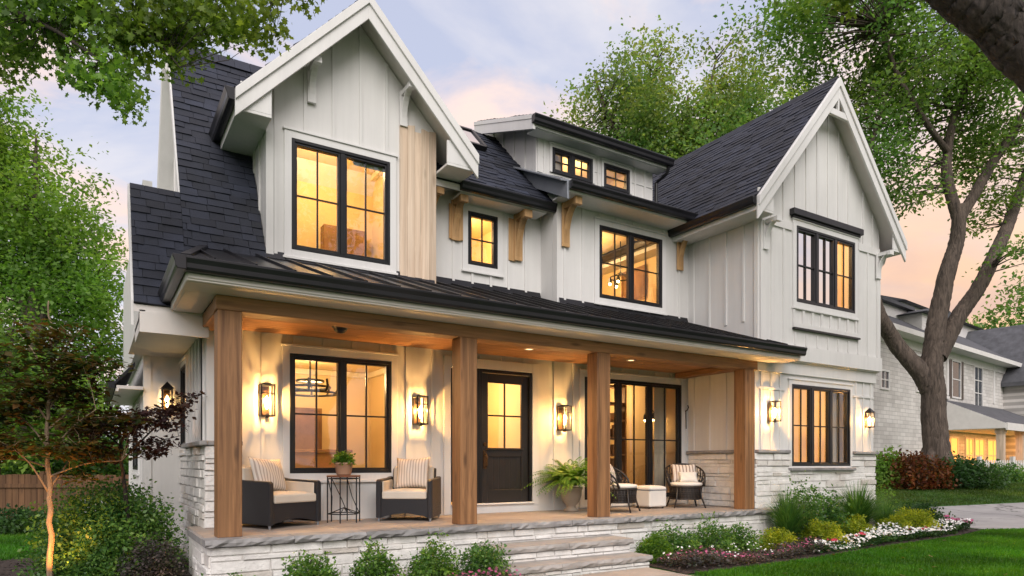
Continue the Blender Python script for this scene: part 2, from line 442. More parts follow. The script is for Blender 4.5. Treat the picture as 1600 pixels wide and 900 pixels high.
def window(F, u0, u1, z0, z1, sashes=2, cols=2, rows=2, trim=0.10, deep=0.07, sill=True, name='window', head=True, parent=None, casing=True, proud=0.0):
    parent = parent or house
    fr = MB(); fw = 0.045; d0, d1 = -deep, 0.034 + proud
    fr.fbox(F, u0, u0+fw, z0, z1, d0, d1); fr.fbox(F, u1-fw, u1, z0, z1, d0, d1)
    fr.fbox(F, u0+fw, u1-fw, z0, z0+fw, d0, d1); fr.fbox(F, u0+fw, u1-fw, z1-fw, z1, d0, d1)
    sw = (u1 - u0 - 2*fw) / sashes; mu = MB(); pn = MB(); sb = 0.032
    for i in range(sashes):
        a = u0 + fw + sw*i; b = a + sw
        if i: fr.fbox(F, a-0.034, a+0.034, z0+fw, z1-fw, d0+0.006, d1-0.004)
        ax = a + (0.034 if i else 0); bx = b - (0.034 if i < sashes-1 else 0); zl, zh = z0+fw, z1-fw
        e0, e1 = d0+0.012, d1-0.018
        fr.fbox(F, ax, ax+sb, zl, zh, e0, e1); fr.fbox(F, bx-sb, bx, zl, zh, e0, e1)
        fr.fbox(F, ax+sb, bx-sb, zl, zl+sb, e0, e1); fr.fbox(F, ax+sb, bx-sb, zh-sb, zh, e0, e1)
        ga, gb, gl, gh = ax+sb, bx-sb, zl+sb, zh-sb
        dp = d0 + 0.04
        pn.add([F(ga,gl,dp),F(gb,gl,dp),F(gb,gh,dp),F(ga,gh,dp)], [(0,1,2,3)])
        for c in range(1, cols):
            x = ga + (gb-ga)*c/cols; mu.fbox(F, x-0.011, x+0.011, gl, gh, dp+0.004, dp+0.026)
        for q in range(1, rows):
            zz = gl + (gh-gl)*q/rows; mu.fbox(F, ga, gb, zz-0.011, zz+0.011, dp+0.002, dp+0.024)
    w = fr.build(name, M['black'], parent, bevel=0.004)
    pn.build('pane', M['glass'], w)
    if cols > 1 or rows > 1: mu.build('muntin', M['black'], w)
    if casing:
        cs = MB(); t = trim
        cs.fbox(F, u0-t, u0, z0-(t if sill else 0), z1+t, 0.0, 0.03); cs.fbox(F, u1, u1+t, z0-(t if sill else 0), z1+t, 0.0, 0.03)
        if head: cs.fbox(F, u0, u1, z1, z1+t, 0.0, 0.03); cs.fbox(F, u0-t-0.02, u1+t+0.02, z1+t, z1+t+0.03, 0.0, 0.05)
        if sill: cs.fbox(F, u0, u1, z0-t, z0, 0.0, 0.03); cs.fbox(F, u0-t-0.02, u1+t+0.02, z0-t-0.035, z0-t, 0.0, 0.05)
        cs.build('casing', M['trim'], w, bevel=0.003)
    return w

# ---- openings (u0,u1,z0,z1)
O_PL = (2.305, 3.79, 1.17, 2.83); O_SL = (4.80, 5.22, 0.70, 2.83); O_DR = (5.30, 6.32, 0.64, 2.84)
O_PR = (7.45, 9.87, 0.66, 2.86)
O_BAY = (2.33, 3.77, 4.27, 5.81); O_SM = (5.36, 5.94, 4.67, 5.57); O_MID = (7.79, 9.35, 4.32, 5.64)
O_WU = (11.10, 12.98, 4.32, 5.74); O_WL = (11.10, 12.98, 1.26, 2.80)
O_D1 = (7.10, 8.04, 6.62, 7.08); O_D2 = (8.31, 8.97, 6.62, 7.08)
XB, ZB, SB = 3.29, 7.92, 1.05             # bay gable: ridge x, ridge z, slope
XW, ZW, SW = 11.95, 8.60, 1.16            # wing gable
bay_top = lambda u: ZB - 0.17 - SB*abs(u - XB)
wing_top = lambda u: ZW - 0.17 - SW*abs(u - XW)

w = MB(); F = FY(9.5)
wall(w, F, 1.2, 10.08, DZ-0.3, 3.10, [O_PL, (O_SL[0], O_DR[1], O_DR[2], O_DR[3]), O_PR])
battens(w, F, 1.7, 4.62, DZ, 3.08, [O_PL], 0.42, start=0.25); battens(w, F, 6.5, 7.3, DZ, 3.08, [], 0.42, start=0.3)
battens(w, F, 4.7, 6.4, 2.98, 3.08, [], 0.42); battens(w, F, 7.3, 10.0, 3.0, 3.08, [], 0.42)
w.build('porch_wall', M['white'], house)
w = MB()
wall(w, F, 1.99, 4.53, 4.0, bay_top, [O_BAY], [XB])
battens(w, F, 2.12, 3.85, 4.05, bay_top, [O_BAY], 0.40, start=0.0)
w.fbox(F, 1.99, 2.09, 4.05, 5.9, 0.0, 0.028)
w.build('bay_wall', M['white'], house)
w = MB()
for i in range(5):
    a = 3.93 + i*0.12; b = a + 0.117
    w.fprism(F, [(a, 4.06), (b, 4.06), (b, min(6.42 + 0.05*math.sin(i*2.1), bay_top(b))), (a, min(6.42 + 0.05*math.sin(i*2.1+0.7), bay_top(a)))], 0.0, 0.03 + 0.002*(i % 2))
w.build('bare_wood_panel', M['rawwood'], house)
tag(house.children[-1], 'unpainted pale wood boards beside the large upper window')
w = MB(); F = FY(10.0)
wall(w, F, 4.50, 6.86, 4.0, 5.95, [O_SM]); battens(w, F, 4.55, 6.8, 4.1, 5.74, [O_SM], 0.36)
w.build('wall', M['white'], house)
w = MB(); F = FY(9.5)
wall(w, F, 6.86, 10.08, 3.9, 6.1, [O_MID]); battens(w, F, 6.9, 10.05, 4.0, 5.97, [O_MID], 0.40, start=0.12)
F = FX(6.86); wall(w, F, 9.64, 10.05, 3.9, 6.1, [], th=0.06)
w.build('wall', M['white'], house)
w = MB(); F = FX(10.08)                   # wing: side wall
wall(w, F, 8.035, 9.5, 0.2, 3.2); wall(w, F, 7.935, 12.6, 3.2, 6.15)
battens(w, F, 7.95, 9.5, 1.56, 3.08, [], 0.40); battens(w, F, 7.9, 9.5, 3.9, 5.78, [], 0.40, start=0.25)
w.fbox(F, 7.82, 7.90, 3.4, 5.7, 0.0, 0.028)
w.build('wing_side_wall', M['white'], house)
w = MB(); F = FY(7.9)                     # wing: lower front
wall(w, F, 10.08, 13.86, 0.0, 3.2, [O_WL])
battens(w, F, 10.12, 11.0, 1.56, 3.0, [], 0.27, start=0.12); battens(w, F, 13.08, 13.86, 1.56, 3.0, [], 0.27, start=0.12)
w.fbox(F, 10.0, 13.88, 2.98, 3.20, 0.0, 0.05)
w.fbox(F, 10.15, 10.9, 2.66, 2.70, 0.0, 0.026); w.fbox(F, 13.1, 13.84, 2.66, 2.70, 0.0, 0.026)
w.build('wing_lower_wall', M['white'], house)
w = MB(); F = FY(7.80)                    # wing: jettied upper front
wall(w, F, 10.08, 13.90, 3.2, wing_top, [O_WU], [XW])
battens(w, F, 10.10, 13.88, 3.52, lambda u: 5.62 if abs(u-12.0) > 1.02 else wing_top(u), [(O_WU[0], O_WU[1], 3.85, 5.95)], 0.34, start=0.30)
battens(w, F, 10.10, 11.0, 5.76, wing_top, [], 0.34, start=0.30); battens(w, F, 13.1, 13.86, 5.76, wing_top, [], 0.34, start=0.2)
w.fbox(F, 10.05, 13.93, 3.22, 3.50, 0.0, 0.045)
w.fbox(F, 10.10, 10.98, 5.62, 5.76, 0.0, 0.030); w.fbox(F, 13.10, 13.88, 5.62, 5.76, 0.0, 0.030)
w.fbox(F, 10.08, 10.20, 3.50, 5.62, 0.0, 0.028); w.fbox(F, 13.80, 13.90, 3.50, 5.62, 0.0, 0.028)
# apron panel under the window
w.fbox(F, 11.0, 13.08, 3.84, 3.92, 0.0, 0.05)
for i in range(8):
    a = 11.0 + i*(2.0/7); w.fbox(F, a, a+0.06, 3.92, 4.18, 0.0, 0.03)
w.build('wing_gable_wall', M['white'], house)
w = MB(); F = FY(7.80); w.fbox(F, 10.92, 13.16, 5.90, 6.02, 0.0, 0.11); w.fbox(F, 10.96, 13.12, 5.86, 5.90, 0.0, 0.07)
w.build('window_hood', M['black'], house, bevel=0.008)
w = MB(); w.fbox(F, 11.0, 13.10, 3.80, 3.835, 0.0, 0.075); w.build('window_ledge', M['black'], house, bevel=0.004)
w = MB(); F = FX(13.90); 
w.box(13.80, 13.90, 7.93, 13.0, 3.2, 6.1); w.box(13.76, 13.86, 8.03, 13.0, 0.0, 3.2); w.build('wing_end_wall', M['white'], house)
# dormer
w = MB(); F = FY(10.0)
wall(w, F, 6.80, 9.60, 6.2, 7.42, [O_D1, O_D2])
for z in (6.56, 6.86, 7.16): 
    for a, b in ((6.9, 6.98), (8.10, 8.24), (9.04, 9.58)): w.fbox(F, a, b, z, z+0.018, 0.0, 0.014)
battens(w, F, 6.84, 7.02, 6.3, 7.40, [], 0.2); battens(w, F, 8.06, 8.3, 6.3, 7.4, [], 0.12, start=0.12); battens(w, F, 9.02, 9.58, 6.3, 7.4, [], 0.26, start=0.1)
w.build('dormer_wall', M['white'], house)
w = MB(); F = FX(6.80)
wall(w, F, 10.135, 11.9, 6.2, lambda u: 7.30 + 0.37*(u-9.7)); battens(w, F, 10.0, 11.8, 6.3, lambda u: 7.28 + 0.37*(u-9.7), [], 0.38, start=0.05)
w.build('dormer_side_wall', M['white'], house)
w = MB(); w.box(9.5, 9.6, 10.14, 11.9, 6.2, 7.44); w.build('dormer_side_wall', M['white'], house)
# bay left cheek, left gable end, left wall
w = MB(); F = FX(1.99); wall(w, F, 9.64, 11.4, 4.0, 6.0); battens(w, F, 9.66, 11.3, 4.1, 5.88, [], 0.36, start=0.2)
w.build('bay_side_wall', M['white'], house)
PO, PZ, PS = 8.84, 3.07, 1.76              # left main roof plane: z = PZ + PS*(y-PO)
pz = lambda y: PZ + PS*(y - PO)
RY, RZ = 11.5, 3.07 + 1.76*(11.5 - 8.84)
w = MB(); F = FX(1.13)
w.fprism(F, [(9.6, 4.0), (13.6, 4.0), (RY, RZ-0.12)], -0.12, 0); battens(w, F, 9.9, 13.2, 4.2, lambda u: RZ-0.2-PS*abs(u-RY), [], 0.40)
w.build('gable_end_wall', M['white'], house)
w = MB(); F = FX(1.2)
O_LW = (11.06, 11.72, 1.55, 2.80)
wall(w, F, 9.1, 12.0, 0.0, 3.05, [O_LW]); battens(w, F, 9.15, 11.0, 1.6, 3.0, [O_LW], 0.34, start=0.15)
w.build('left_wall', M['white'], house)
w = MB(); w.box(0.77, 1.19, 11.82, 12.0, 0.0, 2.978); w.box(0.66, 0.77, 11.80, 16.5, 0.0, 3.0)
F = FX(0.66); battens(w, F, 11.9, 16.4, 0.1, 2.4, [(12.7, 14.3, 1.2, 2.2)], 0.5)
w.box(0.55, 0.66, 9.95, 16.5, 3.0, 5.0); 
w.build('left_back_wall', M['white'], house)
w = MB(); w.box(0.46, 1.19, 8.95, 11.80, 2.98, 3.03); w.box(0.46, 0.52, 8.92, 9.9, 2.86, 3.10); w.box(0.46, 1.2, 8.90, 8.95, 2.84, 3.08)
w.build('left_soffit', M['soffit'], house)
w = MB(); w.extrude([(0.28,11.7,2.55),(0.545,11.7,2.86),(0.545,11.7,2.80),(0.28,11.7,2.50)], (0,3.4,0)); w.build('side_hood', M['deckroof'], house)
w = MB(); w.box(0.30,0.655,11.72,15.08,2.44,2.49); w.box(0.29,0.33,11.72,15.08,2.40,2.44); w.build('side_hood_soffit', M['soffit'], house)
w = MB(); gutter(w, (0.278,11.7,2.44), (0.278,15.1,2.44), (-1,0,0), hgt=.11, dep=.1); w.build('gutter', M['gutter'], house)
# ---- windows
wins = {}
window(FY(9.5), *O_PL, rows=2); window(FY(9.5), *O_SL, sashes=1, cols=1, rows=3, casing=False, name='sidelight')
window(FY(9.5), *O_PR, sashes=3, cols=2, rows=2)
window(FY(9.5), *O_BAY); window(FY(10.0), *O_SM, sashes=1); window(FY(9.5), *O_MID)
window(FY(7.80), *O_WU, sashes=3); window(FY(7.9), *O_WL, sashes=3, trim=0.08)
window(FY(10.0), *O_D1, sashes=2, cols=2, rows=2, trim=0.05, sill=False, name='dormer_window'); window(FY(10.0), *O_D2, sashes=1, cols=2, rows=2, trim=0.05, sill=False, name='dormer_window')
window(FX(1.2), *O_LW, sashes=1, cols=1, rows=2, trim=0.08)
window(FX(0.66), 12.7, 14.3, 1.2, 2.2, sashes=2, cols=1, rows=1, trim=0.06)
# ---- front door
F = FY(9.5); d = MB(); a, b, z0, z1 = O_DR
d.fbox(F, a, a+0.05, z0, z1, -0.10, 0.034); d.fbox(F, b-0.05, b, z0, z1, -0.10, 0.034); d.fbox(F, a+0.05, b-0.05, z1-0.05, z1, -0.10, 0.034)
d.fbox(F, a-0.08, a, z0, z1, -0.10, 0.03)
df = d.build('door_frame', M['black'], house, bevel=0.004)
d = MB(); a += 0.055; b -= 0.055; z1 -= 0.055; st = 0.13
d.fbox(F, a, a+st, z0+0.02, z1, -0.06, -0.015); d.fbox(F, b-st, b, z0+0.02, z1, -0.06, -0.015)
d.fbox(F, a+st, b-st, z0+0.02, z0+0.24, -0.06, -0.015); d.fbox(F, a+st, b-st, z1-0.15, z1, -0.06, -0.015)
d.fbox(F, a+st, b-st, 1.42, 1.56, -0.06, -0.015); d.fbox(F, a+st-0.03, b-st+0.03, 1.53, 1.565, -0.06, 0.012)
npl = 6; pw = (b-a-2*st)/npl
for i in range(npl): d.fbox(F, a+st+pw*i+0.004, a+st+pw*(i+1)-0.004, z0+0.24, 1.42, -0.055, -0.032)
d.fbox(F, a+st, b-st, z0+0.24, 1.42, -0.058, -0.036)
gx0, gx1, gz0, gz1 = a+st, b-st, 1.56, z1-0.15
d.fbox(F, (gx0+gx1)/2-0.013, (gx0+gx1)/2+0.013, gz0, gz1, -0.05, -0.02); d.fbox(F, gx0, gx1, (gz0+gz1)/2-0.013, (gz0+gz1)/2+0.013, -0.048, -0.022)
door = d.build('door', M['door'], house, bevel=0.005)
p = MB(); p.add([F(gx0,gz0,-0.04),F(gx1,gz0,-0.04),F(gx1,gz1,-0.04),F(gx0,gz1,-0.04)], [(0,1,2,3)]); p.build('pane', M['glass'], door)
h = MB(); h.fbox(F, a+0.035, a+0.095, 1.22, 1.52, -0.015, 0.0); h.tube([F(a+0.065,1.46,0.0),F(a+0.065,1.46,0.05),F(a+0.065,1.40,0.07),F(a+0.065,1.27,0.06),F(a+0.065,1.25,0.0)], 0.011, 6)
h.tube([F(a+0.065,1.62,-0.015),F(a+0.065,1.62,0.012)], 0.032, 14); h.tube([F(a+0.065,1.54,0.0),F(a+0.11,1.535,0.03)], 0.008, 6)
h.build('handle', M['bronze'], door, bevel=0.003)
t = MB(); t.fbox(F, 4.66, 4.78, DZ, 3.0, 0.0, 0.035); t.fbox(F, 6.33, 6.46, DZ, 3.0, 0.0, 0.035); t.fbox(F, 4.78, 6.33, 2.845, 3.0, 0.0, 0.035)
t.fbox(F, 4.78, 6.33, DZ, 0.635, 0.0, 0.045); t.fbox(F, 4.78, 6.33, 0.636, 0.662, 0.0, 0.09)
t.build('door_casing', M['trim'], house, bevel=0.004)
# ---- roofs: felt decks and white undersides first, then courses of shingle
deck = MB(); sof = MB(); sh = MB(); VZ = lambda y0, z0, y1, z1: Vector((0, y1-y0, z1-z0))
def slab(A, B, C, D, t1=0.05, t2=0.10):
    deck.extrude([A, B, C, D], (0,0,-t1)); q = [Vector(p) - Vector((0,0,t1+0.002)) for p in (A,B,C,D)]; sof.extrude(q, (0,0,-t2))
# left main roof, upper and lower flight
slab((0.98,9.3,pz(9.3)), (1.985,9.3,pz(9.3)), (1.985,10.75,pz(10.75)), (0.98,10.75,pz(10.75)))
slab((0.98,10.751,pz(10.751)), (3.3,10.751,pz(10.751)), (3.3,RY,RZ), (0.98,RY,RZ))
slab((0.40,8.92,pz(8.92)), (1.6,8.92,pz(8.92)), (1.6,9.88,pz(9.88)), (0.40,9.88,pz(9.88)), 0.05, 0.08)
L1 = math.hypot(1, PS)
shingles(sh, (0.98,9.28,pz(9.28)), (1,0,0), (0,1,PS), 1.0, (10.75-9.28)*L1, 1)
shingles(sh, (0.98,10.75,pz(10.75)), (1,0,0), (0,1,PS), 2.3, (RY-10.75)*L1, 17)
shingles(sh, (0.40,8.90,pz(8.90)), (1,0,0), (0,1,PS), 0.575, (9.88-8.90)*L1, 2)
shingles(sh, (0.975,8.90,pz(8.90)), (1,0,0), (0,1,PS), 0.6, (9.40-8.90)*L1, 22)
sh.build('left_roof', M['shingle'], house)
# back slope + right part behind the bay
sh = MB()
slab((0.98,RY,RZ), (10.2,RY,RZ), (10.2,14.2,RZ-PS*2.7), (0.98,14.2,RZ-PS*2.7))
S2 = (RZ-5.86)/(RY-9.6)
slab((3.25,9.58,5.84), (6.9,9.58,5.84), (6.9,RY,RZ), (3.25,RY,RZ))
shingles(sh, (3.9,9.57,5.85), (1,0,0), (0,1,S2), 3.0, (RY-9.57)*math.hypot(1,S2), 3)
sh.build('main_roof', M['shingle'], house); sh = MB()
slab((6.74,9.0,6.02), (9.9,9.0,6.02), (9.9,10.9,7.0), (6.74,10.9,7.0), 0.05, 0.08)
shingles(sh, (6.76,9.0,6.03), (1,0,0), (0,1,0.52), 3.1, 1.12, 4)
sh.build('main_roof', M['shingle'], house); sh = MB()
shingles(sh, (0.98,13.9,RZ-PS*2.4+0.02), (1,0,0), (0,-1,PS), 2.0, 2.4*L1, 5)
sh.build('main_roof', M['shingle'], house)
# ridge caps
rc = MB(); r = random.Random(5); x = 0.98
while x < 9.8:
    rc.extrude([(x, RY-0.13, RZ-0.16+0.01), (x, RY, RZ+0.045+r.uniform(0,0.01)), (x, RY+0.13, RZ-0.16)], (0.23, 0, 0)); x += 0.235
rc.build('ridge_cap', M['shingle'], house)
# bay gable roof
sh = MB(); Y0, Y1 = 9.10, 11.5
for sgn in (-1, 1):
    e = XB + sgn*1.74; ze = ZB - SB*1.74
    slab((XB, Y0, ZB), (e, Y0, ze), (e, Y1, ze), (XB, Y1, ZB))
    shingles(sh, (e, Y0-0.01, ze), (0,1,0), (-sgn,0,SB), Y1-Y0, 1.74*math.hypot(1,SB), 6+sgn)
sh.build('bay_roof', M['shingle'], house)
sh = MB(); Y0, Y1 = 7.50, 14.5
for sgn in (-1, 1):
    e = XW + sgn*2.32; ze = ZW - SW*2.32
    slab((XW, Y0, ZW), (e, Y0, ze), (e, Y1, ze), (XW, Y1, ZW))
    shingles(sh, (e, Y0-0.01, ze), (0,1,0), (-sgn,0,SW), Y1-Y0, 2.32*math.hypot(1,SW), 9+sgn)
y = Y0
while y < Y1 - 0.2:
    sh.extrude([(XW-0.13, y, ZW-0.14), (XW, y, ZW+0.04+rng.uniform(0,0.012)), (XW+0.13, y, ZW-0.14)], (0, 0.23, 0)); y += 0.235
sh.build('wing_roof', M['shingle'], house)
# dormer shed roof
A = [(6.50,9.68,7.36), (9.78,9.68,7.36), (9.78,11.8,8.14), (6.50,11.8,8.14)]
sh = MB(); shingles(sh, (6.50,9.67,7.37), (1,0,0), (0,1,0.37), 3.28, 2.2, 13)
sh.build('dormer_roof', M['shingle'], house); slab(*A, 0.04, 0.05)
deck.build('roof_deck', M['deckroof'], house); sof.build('roof_underside', M['soffit'], house)
# barge boards, fascias, soffits
t = MB()
def barge(xc, zr, sl, half, Y, dp, th):
    for sgn in (-1, 1):
        e = xc + sgn*half; ze = zr - sl*half
        for (off, d1, yy) in ((0.0, dp, Y), (0.0, dp*0.42, Y-0.03)):
            poly = [(xc, yy, zr-0.005), (e, yy, ze-0.005), (e, yy, ze-d1), (xc, yy, zr-d1)]
            t.extrude(poly, (0, th if yy == Y else 0.028, 0))
barge(XB, ZB, SB, 1.76, 9.06, 0.36, 0.04); barge(XW, ZW, SW, 2.34, 7.46, 0.40, 0.04)
def eavebox(x0, x1, y0, y1, zlo, zhi): t.box(x0, x1, y0, y1, zlo, zhi)
eavebox(1.56, 1.985, 9.105, 10.6, 5.82, 5.86); eavebox(1.56, 1.60, 9.105, 11.0, 5.86, 6.02); eavebox(1.60, 1.985, 9.105, 9.14, 5.86, 6.2)
eavebox(4.54, 5.02, 9.105, 10.0, 5.82, 5.86); eavebox(4.98, 5.02, 9.105, 10.3, 5.86, 6.02); eavebox(4.54, 4.98, 9.105, 9.14, 5.86, 6.2)
eavebox(9.64, 10.075, 7.505, 12.0, 5.66, 5.70); eavebox(9.64, 9.68, 7.505, 12.0, 5.70, 5.86); eavebox(9.68, 10.075, 7.505, 7.54, 5.70, 6.05)
eavebox(13.905, 14.26, 7.505, 12.0, 5.66, 5.70); eavebox(14.22, 14.26, 7.505, 12.0, 5.70, 5.86); eavebox(13.905, 14.22, 7.505, 7.54, 5.70, 6.05)
t.box(5.03, 6.735, 9.60, 9.63, 5.70, 5.83); t.box(5.03, 6.735, 9.63, 9.995, 5.68, 5.70)         # small roof soffit
t.box(6.76, 9.63, 9.01, 9.04, 5.86, 6.0); t.box(6.76, 9.63, 9.04, 9.495, 5.86, 5.89)             # mid roof soffit
t.box(6.54, 9.74, 9.70, 9.73, 7.18, 7.33); t.box(6.56, 9.74, 9.73, 9.995, 7.17, 7.20)
t.extrude([(6.48,9.68,7.345), (6.48,11.8,8.125), (6.48,11.8,7.90), (6.48,9.68,7.12)], (0.05,0,0))
t.extrude([(6.47,9.66,7.365), (6.47,11.8,8.155), (6.47,11.8,8.08), (6.47,9.66,7.29)], (0.012,0,0))
t.box(11.93, 11.97, 7.47, 7.52, ZW-0.62, ZW-0.05)
t.extrude([(XW-0.52,7.47,ZW-0.74),(XW+0.52,7.47,ZW-0.74),(XW+0.42,7.47,ZW-0.62),(XW-0.42,7.47,ZW-0.62)], (0,0.06,0))
t.extrude([(0.96,9.86,pz(9.86)-0.02),(0.96,RY,RZ-0.01),(0.96,RY,RZ-0.24),(0.96,9.98,pz(9.86)-0.02)], (0.035,0,0))
t.extrude([(0.90,RY,RZ-0.01),(0.90,13.9,RZ-PS*2.4-0.01),(0.90,13.9,RZ-PS*2.4-0.42),(0.90,RY,RZ-0.42)], (0.23,0,0))
t.extrude([(0.375,8.92,pz(8.92)-0.01),(0.375,9.88,pz(9.88)-0.01),(0.375,9.88,pz(9.88)-0.3),(0.375,8.92,pz(8.92)-0.3)], (0.03,0,0))
t.build('trim_board', M['trim'], house, bevel=0.004)
# grey metal flashing at the step in the roof
t = MB(); t.extrude([(6.70,8.98,6.03),(6.70,10.62,6.86),(6.70,10.62,6.58),(6.70,8.98,5.72)], (0.04,0,0))
t.extrude([(6.58,9.0,6.035),(6.58,10.7,6.90),(6.80,10.7,6.92),(6.80,9.0,6.055)], (0,0,-0.03)); t.build('flashing', M['flash'], house, bevel=0.004)
# gutters
def gut(*a, **k2):
    g = MB(); gutter(g, *a, **k2); return g.build('gutter', M['gutter'], house, bevel=0.006)
gut((0.76,7.345,3.20), (10.62,7.345,3.20), (0,-1,0)); gut((0.775,7.22,3.20), (0.775,10.4,3.20), (-1,0,0))
gut((1.555,9.10,5.93), (1.555,10.95,5.93), (-1,0,0), hgt=0.16, dep=0.14); gut((5.0,9.598,5.70), (6.86,9.598,5.70), (0,-1,0))
gut((6.74,9.008,5.89), (9.92,9.008,5.89), (0,-1,0)); gut((6.46,9.70,7.22), (9.80,9.70,7.22), (0,-1,0))
gut((9.638,7.50,5.74), (9.638,11.6,5.74), (-1,0,0)); gut((14.262,7.50,5.74), (14.262,12.0,5.74), (1,0,0))
g = MB(); g.tube([(9.72,9.66,7.24),(9.72,9.72,7.10),(9.66,9.96,6.98),(9.66,9.96,6.3)], 0.035, 8); g.build('downspout', M['black'], house)
g = MB(); g.tube([(14.3,7.9,5.74),(14.2,7.9,5.55),(14.0,7.9,5.4),(13.97,7.9,4.2)], 0.045, 8); g.build('downspout', M['trim'], house)
# ---- porch roof of standing seam metal
zp = lambda y: 3.355 + 0.35*(y-7.35)
pr = MB(); HX, HY = 1.22, 9.41
def pslab(poly): pr.extrude(poly, (0,0,-0.03))
pslab([(0.78,7.35,zp(7.35)),(10.08,7.35,zp(7.35)),(10.08,9.5,zp(9.5)),(HX,9.5,zp(9.5))])
pslab([(4.54,9.502,zp(9.502)),(6.855,9.502,zp(9.502)),(6.855,10.0,zp(10.0)),(4.54,10.0,zp(10.0))])
pslab([(10.082,7.35,zp(7.35)),(10.62,7.35,zp(7.35)),(10.62,7.79,zp(7.79)),(10.082,7.79,zp(7.79))])
pslab([(0.776,7.36,3.354),(1.216,9.5,zp(9.5)-0.002),(1.216,10.4,zp(9.5)-0.002),(0.776,10.4,3.354)])
r = random.Random(8); x = 1.05
while x < 10.5:
    yt = 9.48 if x < 10.05 else 7.78
    if x < 1.2: yt = 8.4
    if 4.56 < x < 6.84: yt = 9.98
    pr.bar((x,7.36,zp(7.36)+0.016), (x,yt,zp(yt)+0.016), 0.022, 0.036); x += 0.40
pr.bar((0.78,7.35,3.37), (HX,9.45,zp(9.45)+0.02), 0.09, 0.035)
# snow-guard rail and wall flashing
for (a, b, y) in ((1.25, 4.5, 9.46), (6.9, 10.05, 9.46), (4.58, 6.84, 9.96)): pr.extrude([(a,y,zp(y)+0.002),(b,y,zp(y)+0.002),(b,y+0.034,zp(y)+0.11),(a,y+0.034,zp(y)+0.11)], (0,-0.006,0.004))
pr.build('porch_roof', M['seam'], house)
# porch fascia / soffit / ceiling / beams / posts
t = MB(); t.box(0.79, 10.6, 7.36, 7.40, 3.13, 3.32); t.box(0.79, 10.6, 7.40, 7.80, 3.125, 3.15); t.box(0.785, 0.82, 7.40, 10.4, 3.13, 3.32); t.box(0.82, 1.13, 7.80, 10.4, 3.125, 3.15)
t.box(0.80, 10.6, 7.342, 7.36, 3.15, 3.2); t.build('porch_soffit', M['soffit'], house, bevel=0.004)
c = MB(); y = 8.03
while y < 9.48:
    x = 1.3; r = random.Random(int(y*100))
    while x < 10.05:
        l = r.uniform(1.4, 3.2); e = min(10.06, x+l); c.box(x+0.001, e-0.001, y+0.002, min(9.49, y+0.128), 3.085, 3.10 + r.uniform(0,0.002)); x = e
    y += 0.13
c.build('porch_ceiling', M['ceil'], house, bevel=0.003)
b = MB(); b.box(1.12, 10.02, 7.79, 8.02, 2.965, 3.124); b.build('porch_beam', M['beam'], house, bevel=0.008)
b = MB(); b.box(1.13, 1.37, 8.022, 9.40, 2.965, 3.122); b.build('porch_beam', M['beamy'], house, bevel=0.008)
b = MB(); b.box(9.70, 9.93, 8.022, 9.49, 2.985, 3.08); b.build('porch_beam', M['beamy'], house, bevel=0.008)
for x in (1.135, 4.07, 6.36, 9.67):
    b = MB(); b.box(x, x+0.25, 7.78, 8.03, DZ+0.002, 2.964); b.build('porch_post', M['post'], house, bevel=0.008)
b = MB(); b.box(1.21, 1.45, 9.12, 9.36, 1.60, 2.964); b.build('porch_post', M['post'], house, bevel=0.008)
# ---- stone base
st = MB()
stonewall(st, FY(7.64), 1.04, 10.20, GZ-0.1, 0.425, 31)
stonewall(st, FX(1.04), 7.64, 9.1, GZ-0.1, 0.425, 32)
st.box(1.045, 10.2, 7.645, 9.5, GZ-0.1, 0.40); st.build('porch_base', M['stone'], house)
st = MB(); stonewall(st, FX(1.2), 9.1, 11.95, -0.1, 1.53, 33, 0.0, 0.05); stonewall(st, FY(9.08), 1.17, 1.58, DZ, 1.53, 34, 0.0, 0.04); st.box(1.21, 1.58, 9.09, 9.5, DZ, 1.53)
st.build('stone_pier', M['stone'], house)
st = MB(); stonewall(st, FY(7.9), 10.08, O_WL[0]-0.02, -0.15, 1.50, 35, 0.0, 0.05); stonewall(st, FY(7.9), O_WL[1]+0.02, 13.9, -0.15, 1.50, 36, 0.0, 0.05); stonewall(st, FY(7.9), O_WL[0]-0.02, O_WL[1]+0.02, -0.15, 1.16, 37, 0.0, 0.05)
st.box(10.08, 13.88, 7.888, 7.9, -0.2, 1.16)
stonewall(st, FX(10.08), 7.86, 9.49, DZ, 1.50, 38, 0.0, 0.04)
st.build('stone_wainscot', M['stone'], house)
cp = MB()
def caps(F, u0, u1, z, d1, seed, t=0.06):
    r = random.Random(seed); u = u0
    while u < u1 - 0.01:
        w_ = r.uniform(0.5, 1.0); e = u + w_ if u + w_ < u1 - 0.25 else u1
        cp.fbox(F, u+0.003, e-0.003, z, z+t, 0.0, d1 + r.uniform(-0.006, 0.006)); u = e
caps(FY(7.9), 10.07, O_WL[0]-0.09, 1.50, 0.085, 1); caps(FY(7.9), O_WL[1]+0.09, 13.92, 1.50, 0.085, 2); caps(FY(7.9), O_WL[0]-0.1, O_WL[1]+0.1, 1.17, 0.11, 3)
caps(FX(10.08), 7.9, 9.48, 1.50, 0.08, 4); cp.build('stone_ledge', M['coping'], house, bevel=0.01); cp = MB(); caps(FX(1.2), 9.0, 11.04, 1.53, 0.09, 5); caps(FY(9.06), 1.12, 1.62, 1.53, 0.03, 6)
cp.box(1.20, 1.60, 9.065, 9.498, 1.532, 1.588)
cp.build('stone_ledge', M['coping'], house, bevel=0.01)
